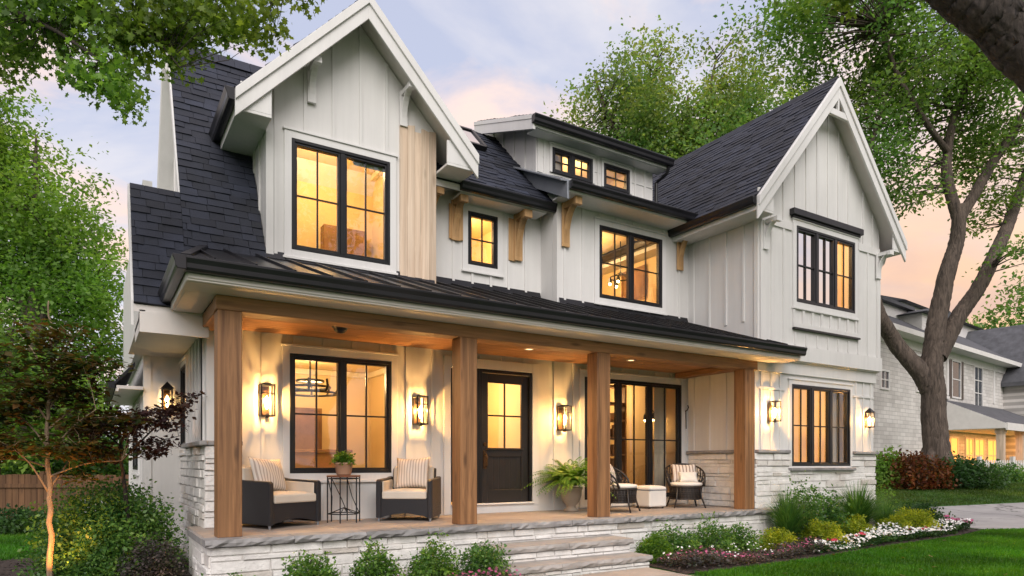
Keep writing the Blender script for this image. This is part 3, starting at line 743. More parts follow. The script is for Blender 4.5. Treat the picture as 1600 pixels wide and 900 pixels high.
# ---- porch floor and its rough coping
pv = MB(); r = random.Random(3); y = 7.86
while y < 9.48:
    x = 1.02 + r.uniform(-0.3, 0); hh = r.choice((0.45, 0.6))
    while x < 10.06:
        w_ = r.choice((0.6, 0.75, 0.9, 1.1)); a, e = max(1.02, x), min(10.06, x+w_)
        if e - a > 0.05: pv.box(a+0.004, e-0.004, y+0.004, min(9.49, y+hh)-0.004, 0.42, DZ + r.uniform(-0.002, 0.001))
        x += w_
    y += hh
pv.box(1.03, 10.05, 7.87, 9.48, 0.41, 0.488)
pv.build('porch_floor', M['paver'], house, bevel=0.004)
def rough_slab(mb, x0, x1, y0, y1, z0, z1, seed, seg=0.07, jit=0.018):
    """slab whose front edge (y0) is split stone"""
    r = random.Random(seed); n = max(2, int((x1-x0)/seg)); vs = []; fs = []
    for i in range(n+1):
        x = x0 + (x1-x0)*i/n; a = r.uniform(-jit, jit); b = r.uniform(-jit, jit)
        vs += [(x, y1, z0), (x, y0 + 0.012 + b, z0), (x, y0 + a, (z0+z1)/2 + r.uniform(-0.012, 0.012)), (x, y0 + 0.014 + r.uniform(-jit, jit)*0.6, z1), (x, y1, z1)]
    for i in range(n):
        for j in range(5):
            fs.append((i*5+j, i*5+(j+1) % 5, (i+1)*5+(j+1) % 5, (i+1)*5+j))
    fs.append((0,1,2,3,4)); fs.append(tuple(n*5+j for j in (4,3,2,1,0)))
    mb.add(vs, fs)
cpg = MB(); x = 0.98; r = random.Random(41)
while x < 10.25:
    w_ = r.uniform(0.7, 1.25); e = min(10.28, x+w_); rough_slab(cpg, x+0.003, e-0.003, 7.55, 7.855, 0.43, 0.505, int(x*50)); x = e
cpg.box(0.98, 1.018, 7.86, 9.05, 0.43, 0.50)
cpg.build('porch_coping', M['coping'], house)
# ---- steps
for (y0, y1, z, nm) in ((7.05, 7.57, 0.26, 1), (6.66, 7.10, 0.07, 2)):
    t = MB(); x = 4.15; r = random.Random(60+nm)
    for e in ((5.3, 6.42) if nm == 1 else (4.9, 6.40)):
        rough_slab(t, x+0.002, e-0.002, y0, y1, z-0.075, z, 70+int(e*10)+nm, jit=0.014); x = e
    s_ = t.build('step', M['tread'], house)
    t = MB(); stonewall(t, FY(y0+0.06), 4.2, 6.38, -0.14, z-0.08, 80+nm, 0.0, 0.03); t.box(4.2, 6.37, y0+0.07, y1, -0.14, z-0.08)
    stonewall(t, lambda u, zz, dd: (6.38+dd, u, zz), y0+0.06, y1, -0.14, z-0.08, 82+nm, 0.0, 0.02)
    t.build('riser', M['stone'], s_)
# ---- brackets
def brk(F, u, zt, dep, h, w_, m, lab):
    b = MB(); corbel(b, F, u, zt, dep, h, w_); o = b.build('bracket', M[m], house, bevel=0.006); tag(o, lab)
brk(FY(10.0), 5.12, 5.68, 0.34, 0.66, 0.12, 'bracket', 'wooden bracket left of the small square window')
brk(FY(10.0), 4.66, 5.68, 0.40, 0.62, 0.11, 'bracket', 'wooden bracket against the bare wood panel')
brk(FY(10.0), 6.35, 5.68, 0.36, 0.80, 0.13, 'bracket', 'wooden bracket right of the small square window')
brk(FY(9.5), 7.02, 5.86, 0.40, 0.76, 0.12, 'bracket', 'wooden bracket at the step in the eave')
brk(FY(9.5), 9.82, 5.86, 0.42, 0.74, 0.12, 'bracket', 'wooden bracket beside the wing wall')
brk(FY(7.80), 10.20, 5.655, 0.30, 0.52, 0.11, 'trim', 'white bracket on the left corner of the wing gable')
brk(FY(7.80), 13.80, 5.655, 0.30, 0.52, 0.11, 'trim', 'white bracket on the right corner of the wing gable')
brk(FY(9.5), 2.60, 6.86, 0.34, 0.50, 0.09, 'trim', 'white bracket under the left slope of the bay gable')
brk(FY(9.5), 3.98, 6.92, 0.36, 0.52, 0.09, 'trim', 'white bracket under the right slope of the bay gable')
# wooden plaques beside two of the brackets
p = MB(); p.fbox(FY(10.0), 5.00, 5.26, 5.04, 5.62, 0.022, 0.04); p.build('bracket_plate', M['bracket'], house, bevel=0.004)
p = MB(); p.fbox(FY(10.0), 6.16, 6.30, 4.86, 5.60, 0.022, 0.04); p.build('bracket_plate', M['bracket'], house, bevel=0.004)
# ---- skylight, vent
n_ = Vector((0, -S2, 1)).normalized(); vv = Vector((0, 1, S2)).normalized()
def onroof(x, s_, h): return Vector((x, 9.57, 5.85)) + vv*s_ + n_*h
s_ = MB(); q = [onroof(5.35,1.75,0.02), onroof(6.15,1.75,0.02), onroof(6.15,2.5,0.02), onroof(5.35,2.5,0.02)]
for a, b in zip(q, q[1:]+q[:1]): s_.bar(a+n_*0.04, b+n_*0.04, 0.07, 0.09, n_)
sk = s_.build('skylight', M['black'], house, bevel=0.004)
s_ = MB(); s_.add([p + n_*0.06 for p in q], [(0,1,2,3)]); s_.build('pane', glassmat('skylight_glass', (0.3,0.32,0.35), 3.0, 0.02, 0.35), sk)
v = MB(); c0 = onroof(5.15, 2.45, 0.0); v.tube([c0 - Vector((0,0,0.1)), c0 + Vector((0,0,0.36))], 0.055, 14); 
for i in range(4): v.tube([c0 + Vector((0,0,0.30+0.035*i)), c0 + Vector((0,0,0.318+0.035*i))], 0.075, 14)
v.build('vent_pipe', M['black'], house)
v = MB(); v.lathe([(0.001,-0.09),(0.05,-0.085),(0.085,-0.05),(0.09,-0.02),(0.11,-0.018),(0.11,-0.001)], 20, (2.72, 8.55, 3.085)); v.build('ceiling_camera', M['black'], house, smooth=True)
v = MB(); v.tube([(9.99,9.495,2.35),(9.99,9.44,2.36),(9.99,9.40,2.42),(9.99,9.42,2.46)], 0.012, 6); v.tube([(9.99,9.47,2.34),(9.99,9.46,2.0)], 0.008, 6); v.build('wall_hook', M['black'], house)
# ---- lit rooms behind the panes
def room(x0, x1, y0, y1, z0, z1, power, lx=None, ly=None, lz=None, col=(1.0, 0.66, 0.30)):
    b = MB(); b.add([(x0,y0,z0),(x1,y0,z0),(x1,y1,z0),(x0,y1,z0),(x0,y0,z1),(x1,y0,z1),(x1,y1,z1),(x0,y1,z1)], [(0,1,2,3),(7,6,5,4),(1,5,6,2),(2,6,7,3),(3,7,4,0)])
    o = b.build('room', M['room'], house, fix=False)
    l = bpy.data.lights.new('room_light', 'POINT'); l.energy = power; l.color = col; l.shadow_soft_size = 0.12
    lo = bpy.data.objects.new('room_light', l); COL.objects.link(lo); lo.parent = house
    lo.location = Vector((lx or (x0+x1)/2, ly or (y0+y1)/2, lz or z1-0.35)) - WL[house.name]
    return o
RP = 1.55
r1 = room(1.5, 4.6, 9.66, 12.6, 0.55, 3.06, 62*RP)
r2 = room(4.65, 6.9, 9.66, 13.0, 0.6, 3.06, 55*RP)
r3 = room(7.1, 10.0, 9.66, 12.8, 0.52, 3.06, 20*RP, 9.3, 11.4)
r4 = room(2.05, 4.5, 9.66, 12.2, 4.15, 6.7, 48*RP)
r5 = room(4.75, 6.75, 10.16, 12.2, 4.2, 5.95, 40*RP)
r6 = room(7.0, 10.0, 9.66, 12.6, 4.1, 6.0, 52*RP)
r7 = room(10.25, 13.75, 7.98, 11.6, 4.1, 6.4, 70*RP, 12.0, 9.0)
r8 = room(10.25, 13.75, 8.06, 11.8, 0.5, 3.1, 52*RP, 12.0, 9.2)
r9 = room(6.95, 9.45, 10.15, 11.3, 6.45, 7.35, 22*RP)
r10 = room(0.80, 2.6, 12.3, 16.0, 0.6, 2.95, 22*RP)
# things seen through the glass
c = MB()
for (cx, cy_, cz, rr) in ((3.0, 11.0, 2.55, 0.42),):
    for q in range(3):
        pts = [(cx+rr*(1-0.25*q)*math.cos(a*math.pi/12), cy_+rr*(1-0.25*q)*math.sin(a*math.pi/12), cz+0.10*(q-1)) for a in range(25)]; c.tube(pts, 0.02, 6)
    for q in range(10):
        a = q*math.pi/5; c.tube([(cx+rr*math.cos(a), cy_+rr*math.sin(a), cz-0.1), (cx+rr*1.15*math.cos(a), cy_+rr*1.15*math.sin(a), cz-0.02), (cx+rr*1.1*math.cos(a), cy_+rr*1.1*math.sin(a), cz+0.10)], 0.018, 6)
    c.tube([(cx,cy_,cz),(cx,cy_,3.05)], 0.015, 6)
c.build('chandelier', M['black'], r1)
c = MB(); x0, x1, yb = 8.25, 9.55, 10.75
for i in range(7): c.box(x0, x1, yb, yb+0.3, 0.75+0.36*i, 0.79+0.36*i)
for x in (x0, (x0+x1)/2, x1): c.box(x-0.02, x+0.02, yb-0.01, yb+0.31, 0.6, 2.98)
r = random.Random(2)
for i in range(6):
    x = x0+0.05
    while x < x1-0.08:
        if r.random() < 0.6: hh = r.uniform(0.12, 0.27); ww = r.uniform(0.03, 0.10); c.box(x, x+ww, yb+0.04, yb+0.26, 0.79+0.36*i, 0.79+0.36*i+hh)
        x += r.uniform(0.07, 0.2)
c.build('bookcase', M['roomwood'], r3)
def drape(x0, x1, y, z0, z1, rm, seed):
    r = random.Random(seed); n = int((x1-x0)/0.03); vs = []; fs = []
    for i in range(n+1):
        x = x0+(x1-x0)*i/n; dy = 0.03*math.sin(i*1.35+r.uniform(-0.3,0.3)); vs += [(x,y+dy,z0),(x,y+dy*0.8,z1)]
    for i in range(n): fs.append((2*i,2*i+2,2*i+3,2*i+1))
    b = MB(); b.add(vs, fs); b.build('curtain', M['curtain'], rm, smooth=True, fix=False)
drape(9.45, 9.80, 9.80, 0.6, 2.95, r3, 1)
drape(10.98, 11.45, 8.16, 0.6, 2.95, r8, 2); drape(12.75, 13.15, 8.16, 0.6, 2.95, r8, 3)
drape(7.12, 7.5, 10.22, 6.5, 7.2, r9, 6); drape(5.25, 5.5, 10.26, 4.5, 5.75, r5, 7)
c = MB(); c.box(2.3, 3.9, 11.9, 12.3, 0.6, 1.5); c.box(2.2, 4.0, 11.85, 12.35, 1.5, 1.56); c.build('sideboard', M['roomwood'], r1, bevel=0.01)
c = MB(); c.box(7.9, 8.7, 12.4, 12.58, 4.5, 5.2); c.box(9.0, 9.35, 12.35, 12.58, 4.15, 5.1); c.build('sideboard', M['roomwood'], r6, bevel=0.01)
c = MB(); c.box(11.3, 12.2, 11.2, 11.5, 0.6, 2.4); c.tube([(12.5,10.4,0.6),(12.5,10.4,2.0)],0.02,6); c.lathe([(0.2,0),(0.13,0.28)],14,(12.5,10.4,1.95)); c.build('floor_lamp', M['roomwood'], r8)
c = MB(); c.box(4.75, 5.05, 12.6, 12.95, 0.6, 2.6); c.box(5.2, 6.1, 12.5, 12.9, 0.6, 1.35); c.build('hall_console', M['roomwood'], r2, bevel=0.01)
c = MB(); c.box(2.1, 2.6, 11.9, 12.15, 4.2, 5.9); c.box(3.5, 4.3, 11.95, 12.15, 5.0, 5.6); c.build('wardrobe', M['roomwood'], r4, bevel=0.01)
def pendant(rm, x, y, z, zt, r_, n):
    c = MB(); c.tube([(x,y,z+.1),(x,y,zt)], .012, 6); c.tube([(x+r_*math.cos(a*math.pi/10), y+r_*math.sin(a*math.pi/10), z+.08) for a in range(21)], .014, 6)
    for q in range(n): a = 2*math.pi*q/n; c.tube([(x,y,z+.2),(x+r_*math.cos(a),y+r_*math.sin(a),z+.08)], .008, 4); c.lathe([(.05,-.06),(.03,.05),(.001,.06)], 8, (x+r_*math.cos(a),y+r_*math.sin(a),z+.02))
    o = c.build('chandelier', M['black'], rm)
    c = MB()
    for q in range(n): a = 2*math.pi*q/n; c.lathe([(.001,-.05),(.025,-.03),(.025,.02),(.001,.04)], 8, (x+r_*math.cos(a),y+r_*math.sin(a),z-.03))
    return c.build('bulb', M['bulb'], rm)
pendant(r6, 9.45, 10.8, 5.15, 6.0, .22, 5); pendant(r8, 12.6, 9.3, 2.25, 3.1, .22, 5); pendant(r7, 12.9, 9.0, 5.55, 6.4, .25, 5); pendant(r3, 9.75, 10.2, 2.25, 3.06, .12, 3)
def frame(rm, F, u0, u1, z0, z1):
    c = MB(); c.fbox(F,u0,u1,z0,z1,.0,.02); [c.fbox(F,a,b,e,g,.02,.045) for a,b,e,g in ((u0-.04,u0,z0-.04,z1+.04),(u1,u1+.04,z0-.04,z1+.04),(u0,u1,z0-.04,z0),(u0,u1,z1,z1+.04))]; c.build('picture_frame', M['roomwood'], rm)
frame(r1, FY(12.59), 2.9, 3.6, 1.5, 2.3); frame(r6, lambda u,z,d: (9.99-d,u,z), 10.6, 11.3, 4.9, 5.5); frame(r2, FY(12.99), 6.2, 6.75, 1.7, 2.4)
# cove trim where the rooms meet their ceilings
for rm, x0, x1, y1, z in ((r1,1.5,4.6,12.6,3.06),(r4,2.05,4.5,12.2,6.7),(r6,7.0,10.0,12.6,6.0),(r7,10.25,13.75,11.6,6.4),(r8,10.25,13.75,11.8,3.1)):
    c = MB(); c.box(x0+.01,x1-.01,y1-.09,y1-.005,z-.1,z-.005); c.box(x1-.09,x1-.005,9.9 if x0 < 10 else 8.2,y1-.095,z-.1,z-.005); c.build('cove', M['curtain'], rm)
# ------------------------------------------------------------------ the ground
def fwd(x, y): return SN*x + CS*y
def sstep(a, b, v):
    t = max(0.0, min(1.0, (v-a)/(b-a))); return t*t*(3-2*t)
def gz(x, y): return GZ + 0.60*sstep(17, 29, fwd(x, y))*sstep(9, 17, x)
def sheet(name, mat, xs, ys, dz=0.0, inside=None, warp=None):
    b = MB(); idx = {}
    for j, y in enumerate(ys):
        for i, x in enumerate(xs): idx[i, j] = len(b.v); b.v.append((x, y, gz(x, y)+dz))
    for j in range(len(ys)-1):
        for i in range(len(xs)-1): b.f.append((idx[i,j], idx[i+1,j], idx[i+1,j+1], idx[i,j+1]))
    return b.build(name, mat, smooth=True, fix=False)
def spaced(a, b, mid0, mid1, fine, coarse):
    v = [a]; x = a
    while x < b:
        x += fine if mid0 <= x < mid1 else coarse
        v.append(min(x, b))
    return v
def lawnmat():
    m, nt, b = mat_new('lawn_turf'); v = coords(nt)
    c = ramp(nt, noise(nt, v, 0.55, 5), [(0.3, (0.040, 0.105, 0.020)), (0.7, (0.065, 0.15, 0.030))])
    c = mixc(nt, 1.0, c, ramp(nt, noise(nt, v, 22, 4, 0.7), [(0.3, 0.6), (0.7, 1.25)]), 'MULTIPLY')
    nt.links.new(c, b.inputs['Base Color']); b.inputs['Roughness'].default_value = 0.85; b.inputs['Specular IOR Level'].default_value = 0.2
    bump(nt, b, noise(nt, v, 90, 3, 0.7), 0.6, 0.03); return m
def drivemat():
    m, nt, b = mat_new('driveway_concrete'); v = coords(nt); c = ramp(nt, noise(nt, v, .5, 7, .65), [(.3,(.25,.24,.24)),(.7,(.40,.385,.375))])
    vo = nt.nodes.new('ShaderNodeTexVoronoi'); vo.feature = 'DISTANCE_TO_EDGE'; vo.inputs['Scale'].default_value = .33; n_ = noise(nt, v, 1.3, 4); mp = nt.nodes.new('ShaderNodeVectorMath'); mp.operation = 'ADD'; nt.links.new(v, mp.inputs[0]); nt.links.new(n_, mp.inputs[1]); nt.links.new(mp.outputs[0], vo.inputs['Vector'])
    c = mixc(nt, ramp(nt, vo.outputs['Distance'], [(.004,.8),(.014,0.0)]), c, (.09,.085,.08)); nt.links.new(c, b.inputs['Base Color']); b.inputs['Roughness'].default_value = .85; bump(nt, b, noise(nt, v, 40, 4), .3); return m
M['lawn'] = lawnmat()
M['mulch'] = plain('bark_mulch', (0.045, 0.030, 0.024), 0.95, var=0.5, vscale=30, bump_s=1.0, bscale=45)
M['concrete'] = drivemat()
M['path'] = plain('path_stone', (0.40, 0.34, 0.29), 0.8, var=0.15, vscale=3, bump_s=0.4, bscale=25, isl=0.2)
g = sheet('lawn', M['lawn'], spaced(-900, 900, -20, 60, 1.0, 55), spaced(-900, 1200, -10, 45, 1.0, 60)); tag(g, kind='structure')
def polysheet(name, mat, pts, dz, sub=1.0):
    """a flat patch that follows the terrain: fan of small quads clipped to the outline by bmesh"""
    bm = bmesh.new(); vs = [bm.verts.new((x, y, 0)) for x, y in pts]; bm.faces.new(vs)
    x0, x1 = min(p[0] for p in pts), max(p[0] for p in pts); y0, y1 = min(p[1] for p in pts), max(p[1] for p in pts)
    x = x0 + sub
    while x < x1:
        bmesh.ops.bisect_plane(bm, geom=bm.verts[:]+bm.edges[:]+bm.faces[:], plane_co=(x,0,0), plane_no=(1,0,0)); x += sub
    y = y0 + sub
    while y < y1:
        bmesh.ops.bisect_plane(bm, geom=bm.verts[:]+bm.edges[:]+bm.faces[:], plane_co=(0,y,0), plane_no=(0,1,0)); y += sub
    for v in bm.verts: v.co.z = gz(v.co.x, v.co.y) + dz
    bmesh.ops.recalc_face_normals(bm, faces=bm.faces)
    me = bpy.data.meshes.new(name); bm.to_mesh(me); bm.free(); me.materials.append(mat)
    if me.polygons and sum(p.normal.z for p in me.polygons) < 0: me.flip_normals()
    o = bpy.data.objects.new(name, me); COL.objects.link(o); return tag(o, kind='structure')
def smooth_poly(pts, n=6):
    out = []; m = len(pts)
    for i in range(m):
        p0, p1, p2, p3 = [Vector((*pts[(i+k2) % m], 0)) for k2 in (-1, 0, 1, 2)]
        for q in range(n):
            t = q/n
            v = 0.5*((2*p1) + (p2-p0)*t + (2*p0-5*p1+4*p2-p3)*t*t + (3*p1-p0-3*p2+p3)*t**3); out.append((v.x, v.y))
    return out
BED_R = [(6.42, 7.62), (6.42, 6.55), (6.35, 6.02), (7.4, 6.02), (8.8, 6.05), (10.6, 6.2), (12.6, 6.35), (14.4, 6.5), (15.9, 6.75), (16.1, 7.3), (15.2, 8.4), (14.3, 9.3), (13.9, 7.9)]
bed = polysheet('planting_bed', M['mulch'], BED_R, 0.012, 0.8)
BED_L = [(4.16, 7.62), (4.16, 5.9), (2.6, 5.2), (0.6, 4.9), (-1.2, 5.2), (-3.0, 6.6), (-4.2, 8.2), (-3.9, 10.4), (-1.7, 11.9), (-0.3, 12.3), (0.66, 12.7), (1.2, 12.2), (1.05, 7.62)]
polysheet('planting_bed', M['mulch'], BED_L, 0.012, 0.8)
DRV = [(16.15,6.72),(18.6,5.6),(24,3.2),(40,-2),(50,2),(36,6.6),(24.7,9.5),(21.4,10.4),(18.6,10.6),(17.0,9.2),(16.3,8.0)]
polysheet('driveway', M['concrete'], DRV, 0.010, 1.0)
tag(sheet('unseen_sidewalk', M['concrete'], spaced(-120, 120, 0, 0, 1, 20), [-4.6, -3.0], 0.012), kind='structure')  # unseen paving behind the camera, added to lessen green bounce from the lawn
tag(sheet('street', plain('street_asphalt', (0.06,0.06,0.062), 0.9, var=.2), spaced(-120, 120, 0, 0, 1, 20), [-15.0, -6.5], 0.008), kind='structure')  # unseen too, added so less green light reaches the white walls
pth = MB(); r = random.Random(5); y = 6.62
while y > 1.0:
    x = 4.35
    while x < 6.25:
        w_ = r.choice((0.5, 0.62, 0.8)); e = min(6.25, x+w_); e = 6.25 if 6.25-e < 0.2 else e
        pth.box(x+0.006, e-0.006, y-0.54, y-0.006, GZ-0.03, GZ+0.028+r.uniform(-0.003,0.003)); x = e
    y -= 0.55
tag(pth.build('front_path', M['path'], bevel=0.006), kind='structure')

# ------------------------------------------------------------------ leaves, trees and shrubs
def lowfreq(p, s, seed):
    a = seed*1.7
    return (np.sin(p[:,0]*s+a) * np.sin(p[:,1]*s*1.13+a*2.1) + np.sin(p[:,2]*s*0.9+a*0.7) * np.sin(p[:,0]*s*0.61-a) + 0.6*np.sin(p[:,1]*s*2.1+p[:,2]*s*1.7+a))
def mesh_np(name, V, Fq, mat, parent=None, smooth=False):
    off = wloc(parent) if parent is not None else Vector((0,0,0))
    V = np.asarray(V, np.float32) - np.array(off, np.float32)
    nf, k2 = Fq.shape
    me = bpy.data.meshes.new(name); me.vertices.add(len(V)); me.vertices.foreach_set('co', V.ravel())
    me.loops.add(nf*k2); me.loops.foreach_set('vertex_index', Fq.astype(np.int32).ravel())
    me.polygons.add(nf); me.polygons.foreach_set('loop_start', np.arange(0, nf*k2, k2, dtype=np.int32))
    try: me.polygons.foreach_set('loop_total', np.full(nf, k2, np.int32))
    except Exception: pass
    me.update(calc_edges=True); me.validate()
    me.materials.append(mat)
    o = bpy.data.objects.new(name, me); COL.objects.link(o)
    if parent is not None: o.parent = parent
    return o
LEAF = np.array([(0,0,0),(0.30,0.42,0.07),(0,1,-0.05),(-0.30,0.42,0.07)], np.float32)      # folded blade
LOBE = np.array([(0.03,0,0),(0.16,0.22,0.03),(0.48,0.30,0.05),(0.24,0.50,0.02),(0.36,0.78,0.02),(0.10,0.74,0.0),(0,1.0,-0.08),
                 (-0.10,0.74,0.0),(-0.36,0.78,0.02),(-0.24,0.50,0.02),(-0.48,0.30,0.05),(-0.16,0.22,0.03),(-0.03,0,0)], np.float32)
def leaves(P, size, rs, shape=LEAF, droop=0.3, flat=0.4, jitter=0.5, width=1.0):
    """P: leaf positions -> vertices and faces of one small blade each"""
    n = len(P); d = rs.normal(size=(n,3)); d[:,2] = d[:,2]*(1-flat) - droop; d /= np.linalg.norm(d, axis=1)[:,None] + 1e-9
    up = rs.normal(size=(n,3))*(1-flat) + np.array([0,0,1.0])*(0.4+flat); x = np.cross(d, up); x /= np.linalg.norm(x, axis=1)[:,None] + 1e-9
    z = np.cross(x, d); s = size*(1 + rs.uniform(-jitter, jitter, n))
    k2 = len(shape)
    V = P[:,None,:] + s[:,None,None]*(shape[None,:,0:1]*width*x[:,None,:] + shape[None,:,1:2]*d[:,None,:] + shape[None,:,2:3]*z[:,None,:])
    return V.reshape(-1,3), np.arange(n*k2).reshape(n,k2)
def blob_clumps(blobs, n, rs, seed, thr=-0.35, scale=1.0, power=0.45):
    """clump centres spread through ellipsoids (c, r3), holes cut by a slow pattern"""
    vol = np.array([b[1][0]*b[1][1]*b[1][2] for b in blobs])**0.8; out = []
    for (c, r3), share in zip(blobs, vol/vol.sum()):
        m = int(n*share*1.6)+3; d = rs.normal(size=(m,3)); d /= np.linalg.norm(d,axis=1)[:,None]
        rad = rs.uniform(0,1,m)**power; bumpy = 1 + 0.16*lowfreq(d*3, 2.2, seed)
        out.append(np.array(c)[None,:] + d*rad[:,None]*bumpy[:,None]*np.array(r3)[None,:])
    P = np.concatenate(out); keep = lowfreq(P, scale, seed) > thr; P = P[keep]; rs.shuffle(P); return P[:n]
def crown_leaves(C, per, cr, size, rs, zsq=0.55, **kw):
    n = len(C); P = np.repeat(C, per, axis=0) + np.clip(rs.normal(size=(n*per,3)),-1.7,1.7)*np.array([cr,cr,cr*zsq])
    return leaves(P, size, rs, **kw)
def twigs(mb, C, skel, rs, frac=0.3, r0=0.03, n=4):
    """fine branches from the limbs out to some of the leaf clumps"""
    sk = np.array(skel)
    for c in C[rs.uniform(size=len(C)) < frac]:
        dd = sk - c; dist = np.linalg.norm(dd + np.array([0,0,0.0]), axis=1) + np.maximum(0, sk[:,2]-c[2])*0.8
        s = sk[np.argmin(dist)]; L_ = np.linalg.norm(c-s)
        if L_ < 0.05: continue
        mid = (s+c)/2 + rs.normal(size=3)*L_*0.08 + np.array([0,0,-0.06*L_ if c[2] < s[2] else 0.05*L_]); 
        mb.tube([s, s*0.6+mid*0.4, mid, c], [r0*min(1.6,0.5+L_*0.35), r0*0.8, r0*0.55, r0*0.2], n, cap=False)
def bent(pts, k2=4, wob=0.0, rs=None):
    P = [Vector(p) for p in pts]; out = []
    for i in range(len(P)-1):
        p0 = P[max(0,i-1)]; p1 = P[i]; p2 = P[i+1]; p3 = P[min(len(P)-1,i+2)]
        for q in range(k2):
            t = q/k2; v = 0.5*((2*p1)+(p2-p0)*t+(2*p0-5*p1+4*p2-p3)*t*t+(3*p1-p0-3*p2+p3)*t**3)
            if wob and rs is not None: v = v + Vector(rs.normal(size=3))*wob
            out.append(v)
    out.append(P[-1]); return out
def lerp_r(r, n):
    return [np.interp(i/(n-1), np.linspace(0,1,len(r)), r) for i in range(n)]
def bark(name, c1, c2, s=1.0):
    m, nt, b = mat_new(name); v = coords(nt, (5*s,5*s,0.9*s)); n1 = noise(nt, v, 1.6, 8, 0.68, 1.4)
    nt.links.new(ramp(nt, n1, [(0.32, c1), (0.68, c2)]), b.inputs['Base Color']); b.inputs['Roughness'].default_value = 0.92
    bump(nt, b, n1, 1.0, 0.05); return m
M['bark'] = bark('grey_brown_bark', (0.024,0.018,0.014), (0.155,0.118,0.093))
M['bark_dark'] = bark('dark_bark', (0.012,0.010,0.009), (0.085,0.066,0.055), 1.2)
M['bark_pale'] = bark('pale_smooth_bark', (0.20,0.14,0.09), (0.42,0.31,0.20), 2.0)
M['leaf_maple'] = leafmat('maple_leaves', [(0.110,0.222,0.053),(0.171,0.310,0.070),(0.265,0.388,0.109),(0.139,0.260,0.077)], 0.40)
M['leaf_left'] = leafmat('bright_green_leaves', [(0.132,0.262,0.038),(0.224,0.393,0.060),(0.316,0.458,0.109),(0.158,0.283,0.055)], 0.40)
M['leaf_mid'] = leafmat('pale_green_leaves', [(0.165,0.282,0.096),(0.241,0.377,0.113),(0.363,0.405,0.135),(0.181,0.297,0.113)], 0.42)
M['leaf_near'] = leafmat('oak_leaves', [(0.114,0.200,0.044),(0.190,0.306,0.059),(0.283,0.400,0.080)], 0.40, 0.42, 0.8)
M['leaf_dark'] = leafmat('dark_green_leaves', [(0.025,0.067,0.021),(0.046,0.114,0.030),(0.074,0.156,0.042)], 0.25, 0.45, 1.0)
M['leaf_uplit'] = leafmat('uplit_green_leaves', [(0.03,0.055,0.015),(0.05,0.085,0.02),(0.14,0.07,0.02),(0.075,0.06,0.02)], 0.3, 0.5, 2.0)  # orange-brown tones put the uplight's glow into the green leaf colour
M['leaf_purple'] = leafmat('purple_leaves', [(0.030,0.013,0.015),(0.068,0.021,0.024),(0.075,0.033,0.018)], 0.25, 0.45, 1.0)
M['leaf_rust'] = leafmat('rust_leaves', [(0.070,0.028,0.017),(0.210,0.049,0.021),(0.280,0.098,0.028),(0.056,0.063,0.021)], 0.3, 0.5, 1.0)
M['leaf_box'] = leafmat('boxwood_leaves', [(0.067,0.165,0.030),(0.131,0.270,0.042),(0.263,0.420,0.066)], 0.25, 0.4, 2.0)
M['leaf_bush'] = leafmat('bush_leaves', [(0.054,0.145,0.038),(0.117,0.253,0.052),(0.215,0.356,0.071)], 0.25, 0.4, 1.2)
M['leaf_gold'] = leafmat('golden_leaves', [(0.24,0.32,0.02),(0.42,0.48,0.03),(0.60,0.58,0.05)], 0.3, 0.5, 2.0)
M['leaf_heath'] = leafmat('heather_leaves', [(0.054,0.050,0.047),(0.108,0.081,0.081),(0.180,0.135,0.135),(0.063,0.090,0.036)], 0.2, 0.6, 2.0)
M['leaf_grassy'] = leafmat('grass_blades', [(0.060,0.160,0.035),(0.109,0.247,0.049),(0.190,0.346,0.087)], 0.25, 0.45, 2.0)
M['leaf_fern'] = leafmat('fern_leaves', [(0.081,0.185,0.020),(0.141,0.286,0.034),(0.222,0.370,0.050)], 0.35, 0.45, 3.0)

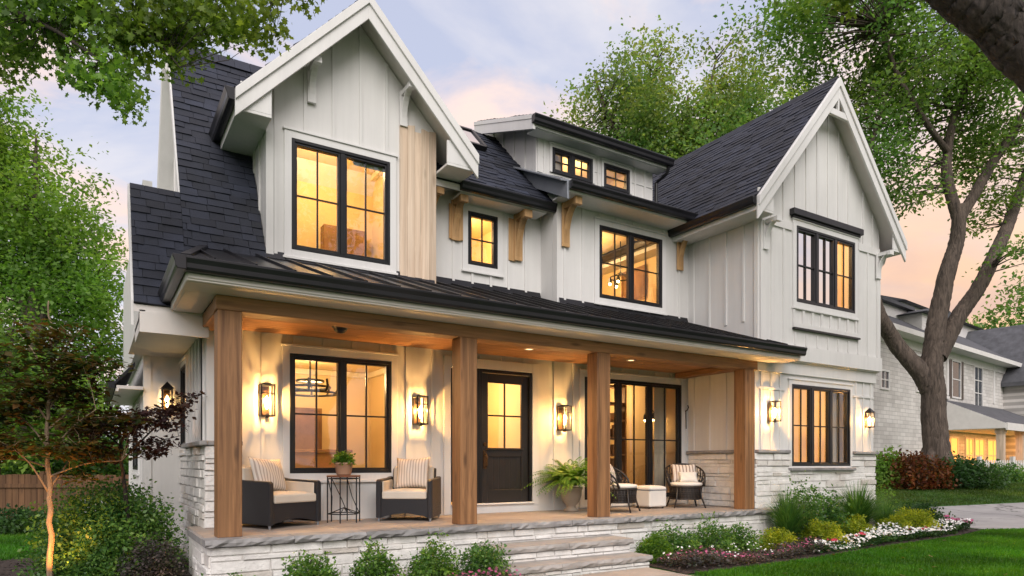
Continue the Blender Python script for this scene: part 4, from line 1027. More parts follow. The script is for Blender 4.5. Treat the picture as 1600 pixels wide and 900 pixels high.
def tree(name, label, group, base, limbs, blobs, n, per, cr, size, leaf, barkm, seed, twig=0.25, tr=0.03, thr=-0.35, scale=0.6, shape=LEAF, zsq=0.55, droop=0.3, flat=0.35, width=1.0, power=0.45, flare=True, sides=10, ridged=False):
    rs = np.random.RandomState(seed); root = thing(name, base, label, 'tree', group)
    mb = MB(); skel = []
    for li, (pts, rad) in enumerate(limbs):
        kk = 5 if not ridged else 16; P = bent(pts, kk, (0.012*max(rad)*4 if li else 0.008) if not ridged else 0.006, rs); rr = lerp_r(rad, len(P)); v0 = len(mb.v); mb.tube(P, rr, sides)
        if ridged:
            A = np.array(mb.v[v0:]); cen = np.repeat(np.array([tuple(p) for p in P]), sides, axis=0); d_ = A - cen; rl = np.linalg.norm(d_, axis=1)[:,None] + 1e-9; th = np.tile(np.arange(sides)*2*np.pi/sides, len(P)); ss = np.repeat(np.arange(len(P)), sides)*0.35
            rid = np.abs(np.sin(th*7 + 1.3*np.sin(ss*0.5+li) + 0.8*np.sin(ss*1.7+th*2))) + 0.6*np.abs(np.sin(th*11+ss*.9+2*np.sin(ss*.33)))
            A = cen + d_*(1 + 0.055*(rid-0.8) + 0.05*np.sin(ss*.8+th) + rs.normal(size=len(th))*0.012)[:,None]; mb.v[v0:] = [tuple(p) for p in A]
        skel += [tuple(p) for p in P[(len(P)//3 if li == 0 else 1):]]
        if li == 0 and flare:
            b0 = Vector(pts[0])
            for q in range(6):
                a = q*math.pi/3 + rs.uniform(-0.3,0.3); d = Vector((math.cos(a), math.sin(a), 0)); r_ = rad[0]
                mb.tube([b0+Vector((0,0,r_*2.4))+d*r_*0.45, b0+Vector((0,0,r_*0.9))+d*r_*0.85, b0+d*r_*1.5+Vector((0,0,0.02)), b0+d*r_*2.3-Vector((0,0,0.12))], [r_*0.40, r_*0.42, r_*0.36, r_*0.15], 7)
    C = blob_clumps(blobs, n, rs, seed, thr, scale, power)
    twigs(mb, C, skel, rs, twig, tr)
    mb.build('trunk', M[barkm], root, smooth=True, fix=False)
    V, Fq = crown_leaves(C, per, cr, size, rs, zsq, shape=shape, droop=droop, flat=flat, width=width)
    mesh_np('crown', V, Fq, M[leaf], root)
    return root
def pb(px, py, f, rpx, rd=None, sq=1.0):
    c = PW(px, py, f); r_ = rpx*f/FOC; return ((c.x, c.y, c.z), (r_, rd or r_, r_*sq))

# big maple on the right, beyond the driveway
f = 27.0; b0 = PW(1463, 757, f); b0.z = gz(b0.x, b0.y)
tree('maple_tree', 'big old maple with forking grey trunk between the driveway and the brick neighbour', None, b0,
     [([b0, PW(1462,690,f), PW(1458,620,f), PW(1456,570,f), PW(1462,520,f), PW(1476,440,f), PW(1494,380,f), PW(1499,320,f)], [0.60,0.46,0.43,0.41,0.36,0.31,0.27,0.23]),
      ([PW(1456,610,f), PW(1432,575,f), PW(1395,530,f), PW(1370,482,f-0.5), PW(1352,400,f-1), PW(1330,300,f-1), PW(1300,200,f-1)], [0.38,0.34,0.29,0.26,0.2,0.15,0.06]),
      ([PW(1464,560,f), PW(1492,505,f), PW(1528,450,f), PW(1556,395,f), PW(1590,310,f+1), PW(1625,200,f+1), PW(1640,90,f+1)], [0.36,0.30,0.27,0.25,0.2,0.14,0.06]),
      ([PW(1497,340,f), PW(1482,290,f), PW(1480,240,f), PW(1492,180,f), PW(1516,110,f), PW(1530,20,f)], [0.22,0.2,0.17,0.14,0.1,0.05]),
      ([PW(1498,345,f), PW(1530,290,f), PW(1560,240,f), PW(1588,200,f), PW(1622,120,f)], [0.22,0.19,0.17,0.13,0.06]),
      ([PW(1572,225,f), PW(1606,215,f), PW(1650,180,f)], [0.12,0.10,0.05]),
      ([PW(1482,240,f), PW(1440,180,f-1), PW(1400,110,f-1), PW(1380,40,f-1)], [0.13,0.1,0.08,0.04]),
      ([PW(1340,330,f-1), PW(1360,230,f-1), PW(1385,150,f-1)], [0.10,0.08,0.03])],
     [pb(1285,70,f,105,3.5,.85), pb(1400,90,f,120,4), pb(1215,30,f-1,52,3), pb(1510,110,f,110,4), pb(1350,190,f,90,3), pb(1440,230,f+1,100,3.5,.8), pb(1550,210,f+1,85,3), pb(1400,-30,f,150,4,.7), pb(1590,40,f,100,4), pb(1330,270,f,60,2.5), pb(1395,300,f,50,2.5), pb(1560,320,f+1,40,2), pb(1600,400,f-2,36,1.5,.7), pb(1500,-40,f,140,4,.6)],
     3300, 19, 0.38, 0.165, 'leaf_maple', 'bark', 3, 0.16, 0.04, thr=-0.15, scale=1.1, sides=40, ridged=True)
# limb of an old tree that overhangs from the right, its trunk out of the picture
f = 8.5; b0 = PW(1960, 900, 9.5); b0.z = GZ
tree('oak_tree', 'very thick dark rough limb reaching in at the top right corner', None, b0,
     [([b0, PW(1950,600,9.5), PW(1900,400,9.3), PW(1780,230,9.0)], [0.55,0.42,0.40,0.36]),
      ([PW(1800,250,9.0), PW(1680,150,f), PW(1600,72,f), PW(1540,22,f), PW(1470,-30,f), PW(1380,-90,f)], [0.36,0.33,0.30,0.27,0.24,0.2])],
     [pb(1380,-70,f,75,0.8,.7), pb(1560,-80,f,90,0.9,.6), pb(1600,10,f+1.0,30,0.6,.6), pb(1440,-40,f+.5,40,.5,.5)],
     260, 14, 0.10, 0.09, 'leaf_near', 'bark_dark', 5, 0.2, 0.012, shape=LOBE, scale=2.0, sides=64, ridged=True)
# tree overhanging at top left
f = 6.6; b0 = PW(-620, 900, 7.5); b0.z = GZ
tree('oak_tree', 'leafy oak boughs hanging into the top left of the view', None, b0,
     [([b0, PW(-560,500,7.4), PW(-460,200,7.2), PW(-330,20,7.0), PW(-200,-80,7.0)], [0.30,0.24,0.20,0.15,0.1]),
      ([PW(-330,20,7.0), PW(-120,-60,6.8), PW(80,-40,6.6), PW(230,-20,6.6), PW(380,-30,6.6), PW(470,-25,6.6)], [0.10,0.075,0.05,0.035,0.02,0.01]),
      ([PW(-120,-60,6.8), PW(-20,0,6.5), PW(90,50,6.4), PW(190,120,6.4)], [0.05,0.03,0.018,0.008]),
      ([PW(80,-40,6.6), PW(160,20,6.6), PW(240,60,6.5), PW(280,105,6.5)], [0.03,0.02,0.012,0.006])],
     [pb(20,55,f,52,.35,1.0), pb(90,35,f,55,.4,.8), pb(180,45,f,70,.4,.9), pb(270,35,f,62,.4,.8), pb(350,20,f,55,.35,.8), pb(410,35,f,26,.25,1.2), pb(165,115,f-.2,52,.3,.65), pb(195,155,f-.2,20,.2,.9), pb(120,125,f-.1,24,.2,.6), pb(285,95,f,24,.2,.5), pb(-60,40,f,90,.5,1.), pb(20,95,f,36,.3,.5), pb(455,-18,f,40,.25,.5), pb(200,-30,f,200,.5,.25)],
     900, 13, 0.075, 0.062, 'leaf_near', 'bark_dark', 7, 0.35, 0.006, thr=-0.9, scale=4.0, shape=LOBE, droop=0.6, flat=0.2, zsq=0.8)
# trees behind the house
f = 27.0; b0 = PW(1060, 725, f); b0.z = GZ
tree('pale_tree', 'airy pale green tree rising behind the dormer roof', 'trees behind the houses', b0,
     [([b0, PW(1062,500,f), PW(1058,350,f), PW(1070,240,f), PW(1075,150,f)], [0.5,0.4,0.34,0.2,0.04]),
      ([PW(1060,360,f), PW(1000,260,f), PW(950,180,f), PW(930,120,f)], [0.22,0.16,0.11,0.04]),
      ([PW(1065,300,f), PW(1130,220,f), PW(1190,140,f)], [0.2,0.14,0.05]), ([PW(1000,260,f), PW(1010,170,f), PW(1030,90,f)], [0.12,0.08,0.03]),
      ([PW(1130,220,f), PW(1110,150,f), PW(1120,90,f)], [0.10,0.07,0.03])],
     [pb(950,191,f,68,3), pb(1020,141,f,72,3), pb(1090,126,f,60,3), pb(1150,176,f,70,3), pb(1060,216,f,80,3), pb(980,251,f,70,3), pb(1130,256,f,80,3), pb(1210,226,f,45,3)],
     2200, 18, 0.38, 0.15, 'leaf_mid', 'bark', 11, 0.12, 0.03, thr=-0.25, scale=1.1)
def simple_tree(name, label, group, px, pyb, f, blobs, n, per, cr, size, leaf, seed, barkm='bark', tw=0.12, **kw):
    b0 = PW(px, pyb, f); b0.z = gz(b0.x, b0.y); rs = np.random.RandomState(seed)
    top = max(b[0][2] for b in blobs); cx = sum(b[0][0] for b in blobs)/len(blobs); cyy = sum(b[0][1] for b in blobs)/len(blobs)
    h = top-b0.z; tr_ = 0.022*h+0.06; P = lambda t: b0.lerp(Vector((cx,cyy,top)), t)
    limbs = [([b0, P(.25), P(.5), P(.75), P(1.0)], [tr_, tr_*.8, tr_*.6, tr_*.35, tr_*.08])]
    for b in blobs[:9]:
        t = max(0.15, min(0.8, (b[0][2]-b0.z)/h*0.62)); c = Vector(b[0]); s = P(t); limbs.append(([s, s.lerp(c,.5)+Vector((0,0,.08*h*0.3)), c], [tr_*.42, tr_*.28, tr_*.1]))
    return tree(name, label, group, b0, limbs, blobs, n, per, cr, size, leaf, barkm, seed, tw, 0.03, **kw)
f = 21.0
simple_tree('broad_tree', 'broad bright green tree with a rounded crown left of the house', 'trees left of the house', 55, 760, f,
     [pb(35,300,f,105,2.6), pb(100,400,f,80,2.4), pb(140,470,f,55,2.2), pb(20,430,f,110,2.6), pb(-70,330,f,120,2.6), pb(-20,210,f,85,2.4), pb(90,520,f,90,2.4), pb(150,540,f,45,2), pb(-40,560,f,110,2.4), pb(60,600,f,90,2.2), pb(150,610,f,38,1.8)],
     3600, 17, 0.29, 0.135, 'leaf_left', 21, thr=-0.6, scale=1.1)
f = 16.0
simple_tree('dark_tree', 'dusky green tree behind the uplit sapling', 'trees left of the house', -20, 780, f,
     [pb(10,560,f,70,1.6), pb(80,610,f,70,1.6), pb(-50,640,f,90,1.6), pb(40,660,f,70,1.5), pb(120,655,f,40,1.3), pb(-60,500,f,70,1.5)],
     900, 14, 0.22, 0.12, 'leaf_left', 23, thr=-0.6, scale=1.4)
for q, (px, f, hpx, lab) in enumerate(((1620, 62, 300, 'far tree rising beyond the right end of the brick neighbour'), (-150, 44, 330, 'tall far tree at the left edge beyond the rounded tree'))):
    simple_tree('distant_tree', lab, 'trees behind the houses', px, 730, f, [pb(px+dx, 725-hpx*hy, f, rr, 3.5) for dx, hy, rr in ((0,.85,60),(-60,.6,70),(60,.62,70),(0,.5,90),(-30,.3,70),(50,.35,60))], 700, 12, 0.6, 0.4, 'leaf_maple', 31+q, thr=-0.6, scale=0.5)
for q, (x, y, lab) in enumerate(((10.5,-17,'street tree mirrored in the large upper bay window'),(20,-19,'street tree mirrored in the upper window of the middle part'),(30,-17,'street tree mirrored in the upper window of the wing'))):
    b0 = Vector((x,y,GZ)); B_ = lambda dx,dy,z,r_: ((x+dx,y+dy,z),(r_,r_,r_*.8))
    tree('street_tree', lab, 'street trees across the road', b0, [([b0, b0+Vector((0,0,4)), b0+Vector((.3,0,9)), b0+Vector((0,.2,15))], [.4,.32,.22,.06])] + [([b0+Vector((0,0,4+i)), b0+Vector((2*math.cos(i*2.2),2*math.sin(i*2.2),7+i)), b0+Vector((4*math.cos(i*2.2),4*math.sin(i*2.2),9.5+i))], [.2,.13,.04]) for i in range(5)],
         [B_(0,0,14,3.2), B_(3,0,11,2.8), B_(-3,.5,11.5,2.8), B_(0,-2,9,3), B_(1.5,2,15.5,2.2), B_(-2,1,8,2.3)], 1100, 10, .42, .3, 'leaf_maple', 'bark', 300+q, .1, .03, thr=-.2, scale=.8)
# young tree lit from below, front left
f = 7.6; b0 = PW(78, 925, f); b0.z = GZ; T = lambda px, py, ff=f: PW(px, py, ff)
tree('young_tree', 'slender young tree with its pale trunk lit orange by a ground spotlight', None, b0,
     [([b0, T(79,850), T(77,760), T(74,690), T(77,620), T(80,540), T(76,470)], [0.034,0.031,0.027,0.022,0.018,0.013,0.007])] +
     [([T(76,y0), T((78+x1)/2, (y0+y1)/2-8, f+df*.5), T(x1,y1,f+df)], [0.012,0.009,0.004]) for y0, x1, y1, df in
      ((770,20,700,-.3),(765,140,690,.3),(745,190,720,.2),(730,-20,720,.3),(710,150,640,-.3),(700,0,630,.2),(670,170,610,.5),(660,-10,560,-.2),(640,140,560,.2),(600,30,520,.2),(590,130,510,-.2))],
     [pb(30,700,f,62,.45,.30), pb(130,700,f,70,.45,.30), pb(80,745,f,60,.4,.25), pb(150,655,f,60,.4,.3), pb(10,640,f,60,.4,.35), pb(80,610,f,75,.45,.4), pb(40,560,f,70,.45,.4), pb(130,570,f,60,.4,.35), pb(80,520,f,60,.4,.45), pb(-20,690,f,70,.4,.5)],
     520, 10, 0.10, 0.085, 'leaf_uplit', 'bark_pale', 41, 0.5, 0.005, thr=-0.55, scale=3.5, zsq=0.28, droop=0.12, flat=0.75, width=1.1, flare=False)
# purple-leaved small tree behind the bush
f = 8.3; b0 = PW(205, 905, f); b0.z = GZ
tree('purple_leaf_tree', 'small dark purple leaved tree spreading in front of the side wall', None, b0,
     [([b0, T(200,800,f), T(190,720,f), T(196,660,f)], [0.03,0.026,0.02,0.012]), ([T(190,720,f), T(235,675,f), T(275,640,f), T(312,614,f)], [0.014,0.010,0.007,0.003]),
      ([T(192,700,f), T(150,665,f), T(120,650,f)], [0.012,0.008,0.004]), ([T(200,690,f), T(240,690,f), T(285,680,f)], [0.012,0.007,0.003])],
     [pb(200,655,f,48,.35,.5), pb(245,660,f,40,.3,.5), pb(270,640,f,26,.25,.6), pb(298,618,f,12,.15,.7), pb(160,670,f,50,.35,.5), pb(225,700,f,45,.3,.35), pb(150,710,f,40,.3,.4)],
     230, 13, 0.07, 0.06, 'leaf_purple', 'bark_dark', 43, 0.6, 0.005, thr=-0.7, scale=4, zsq=0.4, droop=0.2, flat=0.55, flare=False)

def shrub(name, label, group, c, rx, rz, n, size, leaf, seed, per=13, cat='shrub', ry=None, spiky=0.0, flat=0.2, cr=None):
    rs = np.random.RandomState(seed); x, y = c; z0 = gz(x, y); root = thing(name, (x, y, z0), label, cat, group); ry = ry or rx
    d = rs.normal(size=(n,3)); d /= np.linalg.norm(d,axis=1)[:,None]; d[:,2] = np.abs(d[:,2])*1.0 - 0.05
    rad = rs.uniform(0.30,1,n)**0.42*(1+0.13*lowfreq(d*2.4,1.5,seed)) + spiky*np.clip(rs.normal(size=n),0,1.5)*np.maximum(0,d[:,2])
    C = np.array([x,y,z0]) + d*rad[:,None]*np.array([rx,ry,rz]); C[:,2] = np.maximum(C[:,2], z0+0.03)
    mb = MB()
    for q in rs.choice(n, min(n, 30), replace=False):
        p0 = Vector((x + rs.normal()*rx*0.12, y + rs.normal()*ry*0.12, z0-0.03)); p1 = Vector(C[q]); mb.tube([p0, p0.lerp(p1,.5)+Vector((0,0,.05*rz)), p1], [0.012,0.008,0.003], 4, cap=False)
    mb.build('stem', M['bark_dark'], root, smooth=True, fix=False)
    V, Fq = crown_leaves(C, per, cr or 0.10*(rx+rz)/2+0.015, size, rs, 0.9, droop=-0.25, flat=flat); V[:,2] = np.maximum(V[:,2], z0+0.005)
    mesh_np('foliage', V, Fq, M[leaf], root); return root
def blades(mb_v, mb_f, base, n, h, spread, rs, w=0.008, seg=4):
    for _ in range(n):
        a = rs.uniform(0, 2*math.pi); d = np.array([math.cos(a), math.sin(a), 0]); s = np.array([-d[1], d[0], 0])
        L_ = h*rs.uniform(0.6,1.1); out = spread*rs.uniform(0.15,1.0); o = base + d*rs.uniform(0,0.06) + s*rs.uniform(-.04,.04); st = len(mb_v)
        for q in range(seg+1):
            t = q/seg; p = o + d*out*t**1.8 + np.array([0,0,1])*L_*(t - 0.42*(out/spread)*t**2.6); ww = w*(1-t)**0.6 + 0.0008
            mb_v.append(p - s*ww); mb_v.append(p + s*ww)
        for q in range(seg): mb_f.append((st+2*q, st+2*q+1, st+2*q+3, st+2*q+2))
def grass_clump(label, c, n, h, spread, seed, w=0.008):
    rs = np.random.RandomState(seed); x, y = c; z0 = gz(x, y); v = []; fq = []
    root = thing('ornamental_grass', (x,y,z0), label, 'ornamental grass', 'ornamental grasses by the wing')
    blades(v, fq, np.array([x,y,z0]), n, h, spread, rs, w); mesh_np('foliage', np.array(v), np.array(fq), M['leaf_grassy'], root); return root
def GP(px, py):
    """garden point seen at this pixel, on the level ground"""
    f = FOC*(EYE-GZ)/(py-725.0); p = PW(px, py, f); return (p.x, p.y)
G1 = 'clipped green shrubs along the porch base'
shrub('green_shrub', 'loose yellow-green shrub at the left corner of the porch base', G1, GP(362,925), .26, .38, 220, .036, 'leaf_box', 51, spiky=.12, cr=.042, per=15)
shrub('green_shrub', 'round green shrub in front of the porch between the first post and the metal table', G1, (1.92, 7.1), .28, .46, 260, .036, 'leaf_box', 52, spiky=.12, cr=.042, per=15)
shrub('green_shrub', 'upright green shrub in front of the porch below the second armchair', G1, (2.68, 7.1), .27, .48, 260, .036, 'leaf_box', 53, spiky=.14, cr=.042, per=15)
shrub('green_shrub', 'green shrub with one tall shoot just left of the second porch post', G1, (3.36, 7.1), .30, .50, 280, .036, 'leaf_box', 54, spiky=.18, cr=.042, per=15)
shrub('green_shrub', 'darker green shrub against the left end of the front steps', G1, (3.98, 6.95), .30, .46, 280, .036, 'leaf_bush', 55, spiky=.1, cr=.055)
shrub('large_bush', 'large mounded dark green bush at the left corner of the house', None, (0.22, 10.0), .78, 1.18, 1500, .045, 'leaf_bush', 56, per=16, ry=.9, spiky=.1)
shrub('large_bush', 'lower green bush spilling forward beside the young tree', None, (0.16, 9.35), .36, .66, 640, .042, 'leaf_bush', 57, per=16)
shrub('heather_shrub', 'low grey-purple heather shrub in front of the large bush', None, (0.58, 8.95), .37, .52, 460, .034, 'leaf_heath', 58, per=11, flat=.5)
for q, (px, f_, rx, rz, lab) in enumerate(((20,19,2.4,3.0,'tall dark hedge plant behind the board fence at the far left'),(110,19.5,2.2,2.6,'tall dark hedge plant behind the middle of the board fence'),(185,20,2.0,2.4,'tall dark hedge plant behind the board fence next to the house'))):
    p = PW(px, 760, f_); shrub('hedge_plant', lab, 'hedge behind the board fence', (p.x,p.y), rx, rz, 700, .14, 'leaf_bush', 170+q, cr=.3)
shrub('low_evergreen', 'broad dark evergreen mass along the foot of the board fence', None, GP(165,790), 1.3, .9, 800, .08, 'leaf_dark', 159)
shrub('low_evergreen', 'dark evergreen at the corner of the side wall and the fence', None, GP(225,815), .6, .9, 420, .06, 'leaf_bush', 160)
shrub('low_evergreen', 'dark low evergreen at the far left edge of the lawn', None, GP(30,832), .8, .45, 300, .07, 'leaf_dark', 59)
G2 = 'yellow-green mounds along the flower bed'
for q, (lab, x, y, rx, rz, lf) in enumerate((
    ('yellow-green mound beside the right end of the steps', 6.78, 7.05, .27, .40, 'leaf_fern'),
    ('small yellow-green mound at the right end of the porch floor', 9.45, 6.95, .30, .32, 'leaf_gold'),
    ('golden mound in front of the first ornamental grass', 10.62, 6.98, .36, .44, 'leaf_gold'),
    ('golden mound between the two ornamental grasses', 11.75, 7.02, .38, .40, 'leaf_gold'),
    ('bright yellow mound in front of the larger ornamental grass', 12.95, 7.0, .30, .46, 'leaf_gold'),
    ('last golden mound beside the clipped low hedge', 14.0, 7.12, .46, .54, 'leaf_gold'))):
    shrub('golden_shrub', lab, G2, (x, y), rx, rz, 480, .032, lf, 61+q, per=13, cr=.036)
G3 = 'dark shrubs against the porch base right of the steps'
for q, (x, y, rx, rz, lab) in enumerate(((7.35,7.2,.38,.44,'dark green shrub against the porch base nearest the steps'), (8.1,7.2,.36,.46,'dark green shrub against the porch base in the middle of its row'), (8.75,7.2,.33,.42,'dark green shrub against the porch base at the right end of its row'))):
    shrub('dark_shrub', lab, G3, (x,y), rx, rz, 260, .04, 'leaf_bush', 70+q, spiky=.15)
grass_clump('smaller clump of arching green grass at the left of the wing wall', (10.1,7.25), 620, 1.05, .66, 75)
grass_clump('largest clump of arching green grass under the wing window', (12.35,7.35), 900, 1.15, .85, 76)
grass_clump('narrow clump of arching grass at the right corner of the wing', (13.5,7.5), 380, .85, .75, 77)
shrub('flowering_shrub', 'tall leafy shrub under the lower wing window', None, (10.75,7.42), .34, 1.0, 220, .055, 'leaf_bush', 78, spiky=.35)
shrub('flowering_shrub', 'bushy green plant right of the tall shrub under the wing window', None, (11.5,7.45), .42, .82, 300, .055, 'leaf_bush', 79, spiky=.2)
shrub('flowering_shrub', 'light green shrub at the right corner of the wing', None, (14.35,8.2), .40, 1.0, 260, .055, 'leaf_left', 80, spiky=.3)
shrub('low_hedge', 'clipped low evergreen hedge at the end of the flower bed', None, (15.1,7.6), .75, .58, 600, .05, 'leaf_dark', 81, cat='hedge', ry=.5)
f = 25.5
for q, (px, py, rx, rz, lab, lf) in enumerate(((1405,752,1.0,1.25,'rust coloured bush left of the big maple trunk','leaf_rust'),(1440,760,.9,1.1,'rust coloured bush right in front of the maple trunk','leaf_rust'),(1500,748,1.3,1.15,'dark evergreen bush between the maple and the white fence','leaf_dark'),(1380,748,.5,1.2,'slim green bush against the house corner and the rust bush','leaf_left'))):
    p = PW(px, py, f); shrub('garden_bush', lab, 'bushes around the maple', (p.x,p.y), rx, rz, 420, .12, lf, 85+q, cr=.2)
for q, (px, f, rx) in enumerate(((1560,31,1.3),(1600,33,1.6))):
    p = PW(px, 750, f); shrub('garden_bush', ('low green bush in front of the white fence','low green bush at the right edge by the white fence')[q], 'bushes around the maple', (p.x,p.y), rx, .75, 300, .12, 'leaf_bush', 92+q, cr=.2)
# ground cover and flowers nobody could count
def scatter_in(poly, n, rs):
    xs = [p[0] for p in poly]; ys = [p[1] for p in poly]; out = []
    while len(out) < n:
        x = rs.uniform(min(xs), max(xs), 4000); y = rs.uniform(min(ys), max(ys), 4000); inn = np.zeros(4000, bool); j = len(poly)-1
        for i in range(len(poly)):
            xi, yi = poly[i]; xj, yj = poly[j]; c = ((yi > y) != (yj > y)) & (x < (xj-xi)*(y-yi)/(yj-yi+1e-12)+xi); inn ^= c; j = i
        out += list(zip(x[inn], y[inn]))
    return np.array(out[:n])
def cover(name, poly, n, h, size, mat, seed, per=6, cr=0.05, lump=0.35):
    rs = np.random.RandomState(seed); p = scatter_in(poly, n, rs); z = np.array([gz(a,b) for a,b in p]); hh = h*(1-lump+lump*lowfreq(np.c_[p, p[:,0]*0], 3.0, seed))
    C = np.c_[p, z + np.maximum(0.02, hh*rs.uniform(0.4,1.0,n))]; V, Fq = crown_leaves(C, per, cr, size, rs, 0.6, droop=-0.2, flat=0.5); V[:,2] = np.maximum(V[:,2], GZ+0.016)
    o = mesh_np(name, V, Fq, mat); return tag(o, kind='stuff')
def flowers(name, poly, n, h, size, mat, seed, lump=0.3):
    rs = np.random.RandomState(seed); p = scatter_in(poly, n, rs); z = np.array([gz(a,b) for a,b in p]); hh = h*(1-lump+lump*lowfreq(np.c_[p, p[:,0]*0], 3.0, seed))
    C = np.c_[p, z + np.maximum(0.05, hh*rs.uniform(0.85,1.15,n))]
    k2 = 10; ang = np.arange(k2)*2*np.pi/k2; rr = np.where(np.arange(k2)%2==0, 1.0, 0.62); star = np.c_[np.cos(ang)*rr, np.sin(ang)*rr, 0.18*rr]
    n_ = rs.normal(size=(n,3))*0.35 + np.array([-.15,-.35,0.9]); n_ /= np.linalg.norm(n_,axis=1)[:,None]; x = np.cross(n_, rs.normal(size=(n,3))); x /= np.linalg.norm(x,axis=1)[:,None]; y = np.cross(n_, x)
    s = size*rs.uniform(.7,1.25,n); V = C[:,None,:] + s[:,None,None]*(star[None,:,0:1]*x[:,None,:]+star[None,:,1:2]*y[:,None,:]+star[None,:,2:3]*n_[:,None,:])
    o = mesh_np(name, V.reshape(-1,3), np.arange(n*k2).reshape(n,k2), mat); return tag(o, kind='stuff')
M['petal_w'] = plain('white_petals', (0.80,0.80,0.78), 0.7, isl=.12); M['petal_p'] = plain('pink_petals', (0.50,0.10,0.22), 0.7, isl=.5); M['petal_r'] = plain('red_petals', (0.42,0.02,0.05), 0.7, isl=.4)
WP = [(9.4,6.25),(10.6,6.32),(12.6,6.48),(14.4,6.62),(15.75,6.85),(15.6,7.15),(14.4,7.0),(12.6,6.9),(11,6.78),(9.9,6.7)]
PP = [(6.5,6.15),(7.4,6.12),(8.8,6.16),(9.7,6.24),(10.0,6.6),(9.2,6.75),(8.0,6.95),(7.0,6.85),(6.55,6.75)]
P2 = [(4.05,6.9),(4.08,6.15),(3.2,5.75),(2.4,6.0),(2.6,6.75),(3.5,6.95)]
cover('flower_foliage', WP, 1700, .20, .045, M['leaf_dark'], 101); flowers('white_flowers', WP, 950, .24, .026, M['petal_w'], 101); flowers('red_flowers', WP, 60, .24, .036, M['petal_r'], 103)
cover('ground_cover', PP, 1700, .18, .040, M['leaf_heath'], 104); flowers('pink_flowers', PP, 330, .20, .017, M['petal_p'], 104)
cover('ground_cover', P2, 800, .16, .036, M['leaf_heath'], 106); flowers('pink_flowers', P2, 240, .19, .020, M['petal_p'], 106)
flowers('red_flowers', [(15.1,6.75),(15.9,6.9),(15.75,7.25),(15.0,7.1)], 70, .26, .04, M['petal_p'], 108); flowers('white_flowers', PP, 60, .2, .018, M['petal_w'], 109)
# mulch chips
rs = np.random.RandomState(7); cp_ = np.concatenate([scatter_in(BED_L, 5200, rs), scatter_in(BED_R, 2200, rs)]); n = len(cp_)
Vc, Fc = leaves(np.c_[cp_, np.full(n, GZ+0.02)], 0.05, rs, LEAF, droop=0.0, flat=0.75, width=0.8); Vc[:,2] = np.maximum(Vc[:,2], GZ+0.014)
M['chip'] = plain('bark_chip', (0.05,0.034,0.028), 0.95, var=.3, isl=.7); tag(mesh_np('bark_mulch', Vc, Fc, M['chip']), kind='stuff')
# lawn blades, thinning with distance
def turf(poly, n, seed, h=0.055, w=0.0045):
    rs = np.random.RandomState(seed); p = scatter_in(poly, n, rs); n = len(p); a = rs.uniform(0,2*np.pi,n); d = np.c_[np.cos(a),np.sin(a),np.zeros(n)]; s = np.c_[-d[:,1],d[:,0],d[:,2]]
    B = np.c_[p, np.array([gz(a_,b_) for a_,b_ in p])]; hh = h*rs.uniform(.5,1.25,n)*(1+.22*lowfreq(np.c_[p, p[:,0]*0], 1.1, seed)); lean = rs.uniform(.1,.7,n)*hh
    dist = fwd(p[:,0],p[:,1]); ww = (w*np.maximum(1,dist/7))[:,None]
    V = np.stack([B-s*ww, B+s*ww, B+d*lean[:,None]*.45+s*ww*.7+np.c_[0*n*a,0*a,hh*.62], B+d*lean[:,None]+np.c_[0*a,0*a,hh]], axis=1)
    return V.reshape(-1,3), np.arange(n*4).reshape(n,4)
LA = [(6.45,5.98),(7.4,5.95),(8.8,5.98),(10.6,6.12),(12.6,6.28),(14.4,6.42),(15.9,6.66),(17.2,6.1),(16,4.5),(11,2.8),(7,2.4),(6.35,3.2)]
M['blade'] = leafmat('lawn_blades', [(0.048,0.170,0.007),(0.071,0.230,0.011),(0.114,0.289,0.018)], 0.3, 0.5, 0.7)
fl = scatter_in(LA, 45, np.random.RandomState(77)); Vf, Ff = leaves(np.c_[fl, np.full(len(fl), GZ+.05)], .07, np.random.RandomState(78), LOBE, droop=0, flat=.8); tag(mesh_np('fallen_leaves', Vf, Ff, leafmat('fallen_leaf', [(.30,.20,.05),(.25,.12,.04),(.2,.2,.05)], .2)), kind='stuff')
V1, F1 = turf(LA, 140000, 5); tag(mesh_np('grass', V1, F1, M['blade']), kind='stuff')
V1, F1 = turf([(16.6,10.8),(18.6,10.75),(21.4,10.55),(24.7,9.65),(36,6.8),(40,10),(30,14),(24,15),(18,15)], 45000, 8, 0.07, 0.004); tag(mesh_np('grass', V1, F1, leafmat('muted_blades', [(0.05,0.11,0.015),(0.08,0.15,0.02),(0.12,0.17,0.04)], 0.3, 0.5, 0.7)), kind='stuff')  # far strip uses a more muted blade colour
V1, F1 = turf([(-7,10),(-3.9,10.5),(-1.7,12.0),(-0.3,12.4),(0.6,12.8),(0.6,17.0),(-7,17)], 60000, 6); tag(mesh_np('grass', V1, F1, M['blade']), kind='stuff')
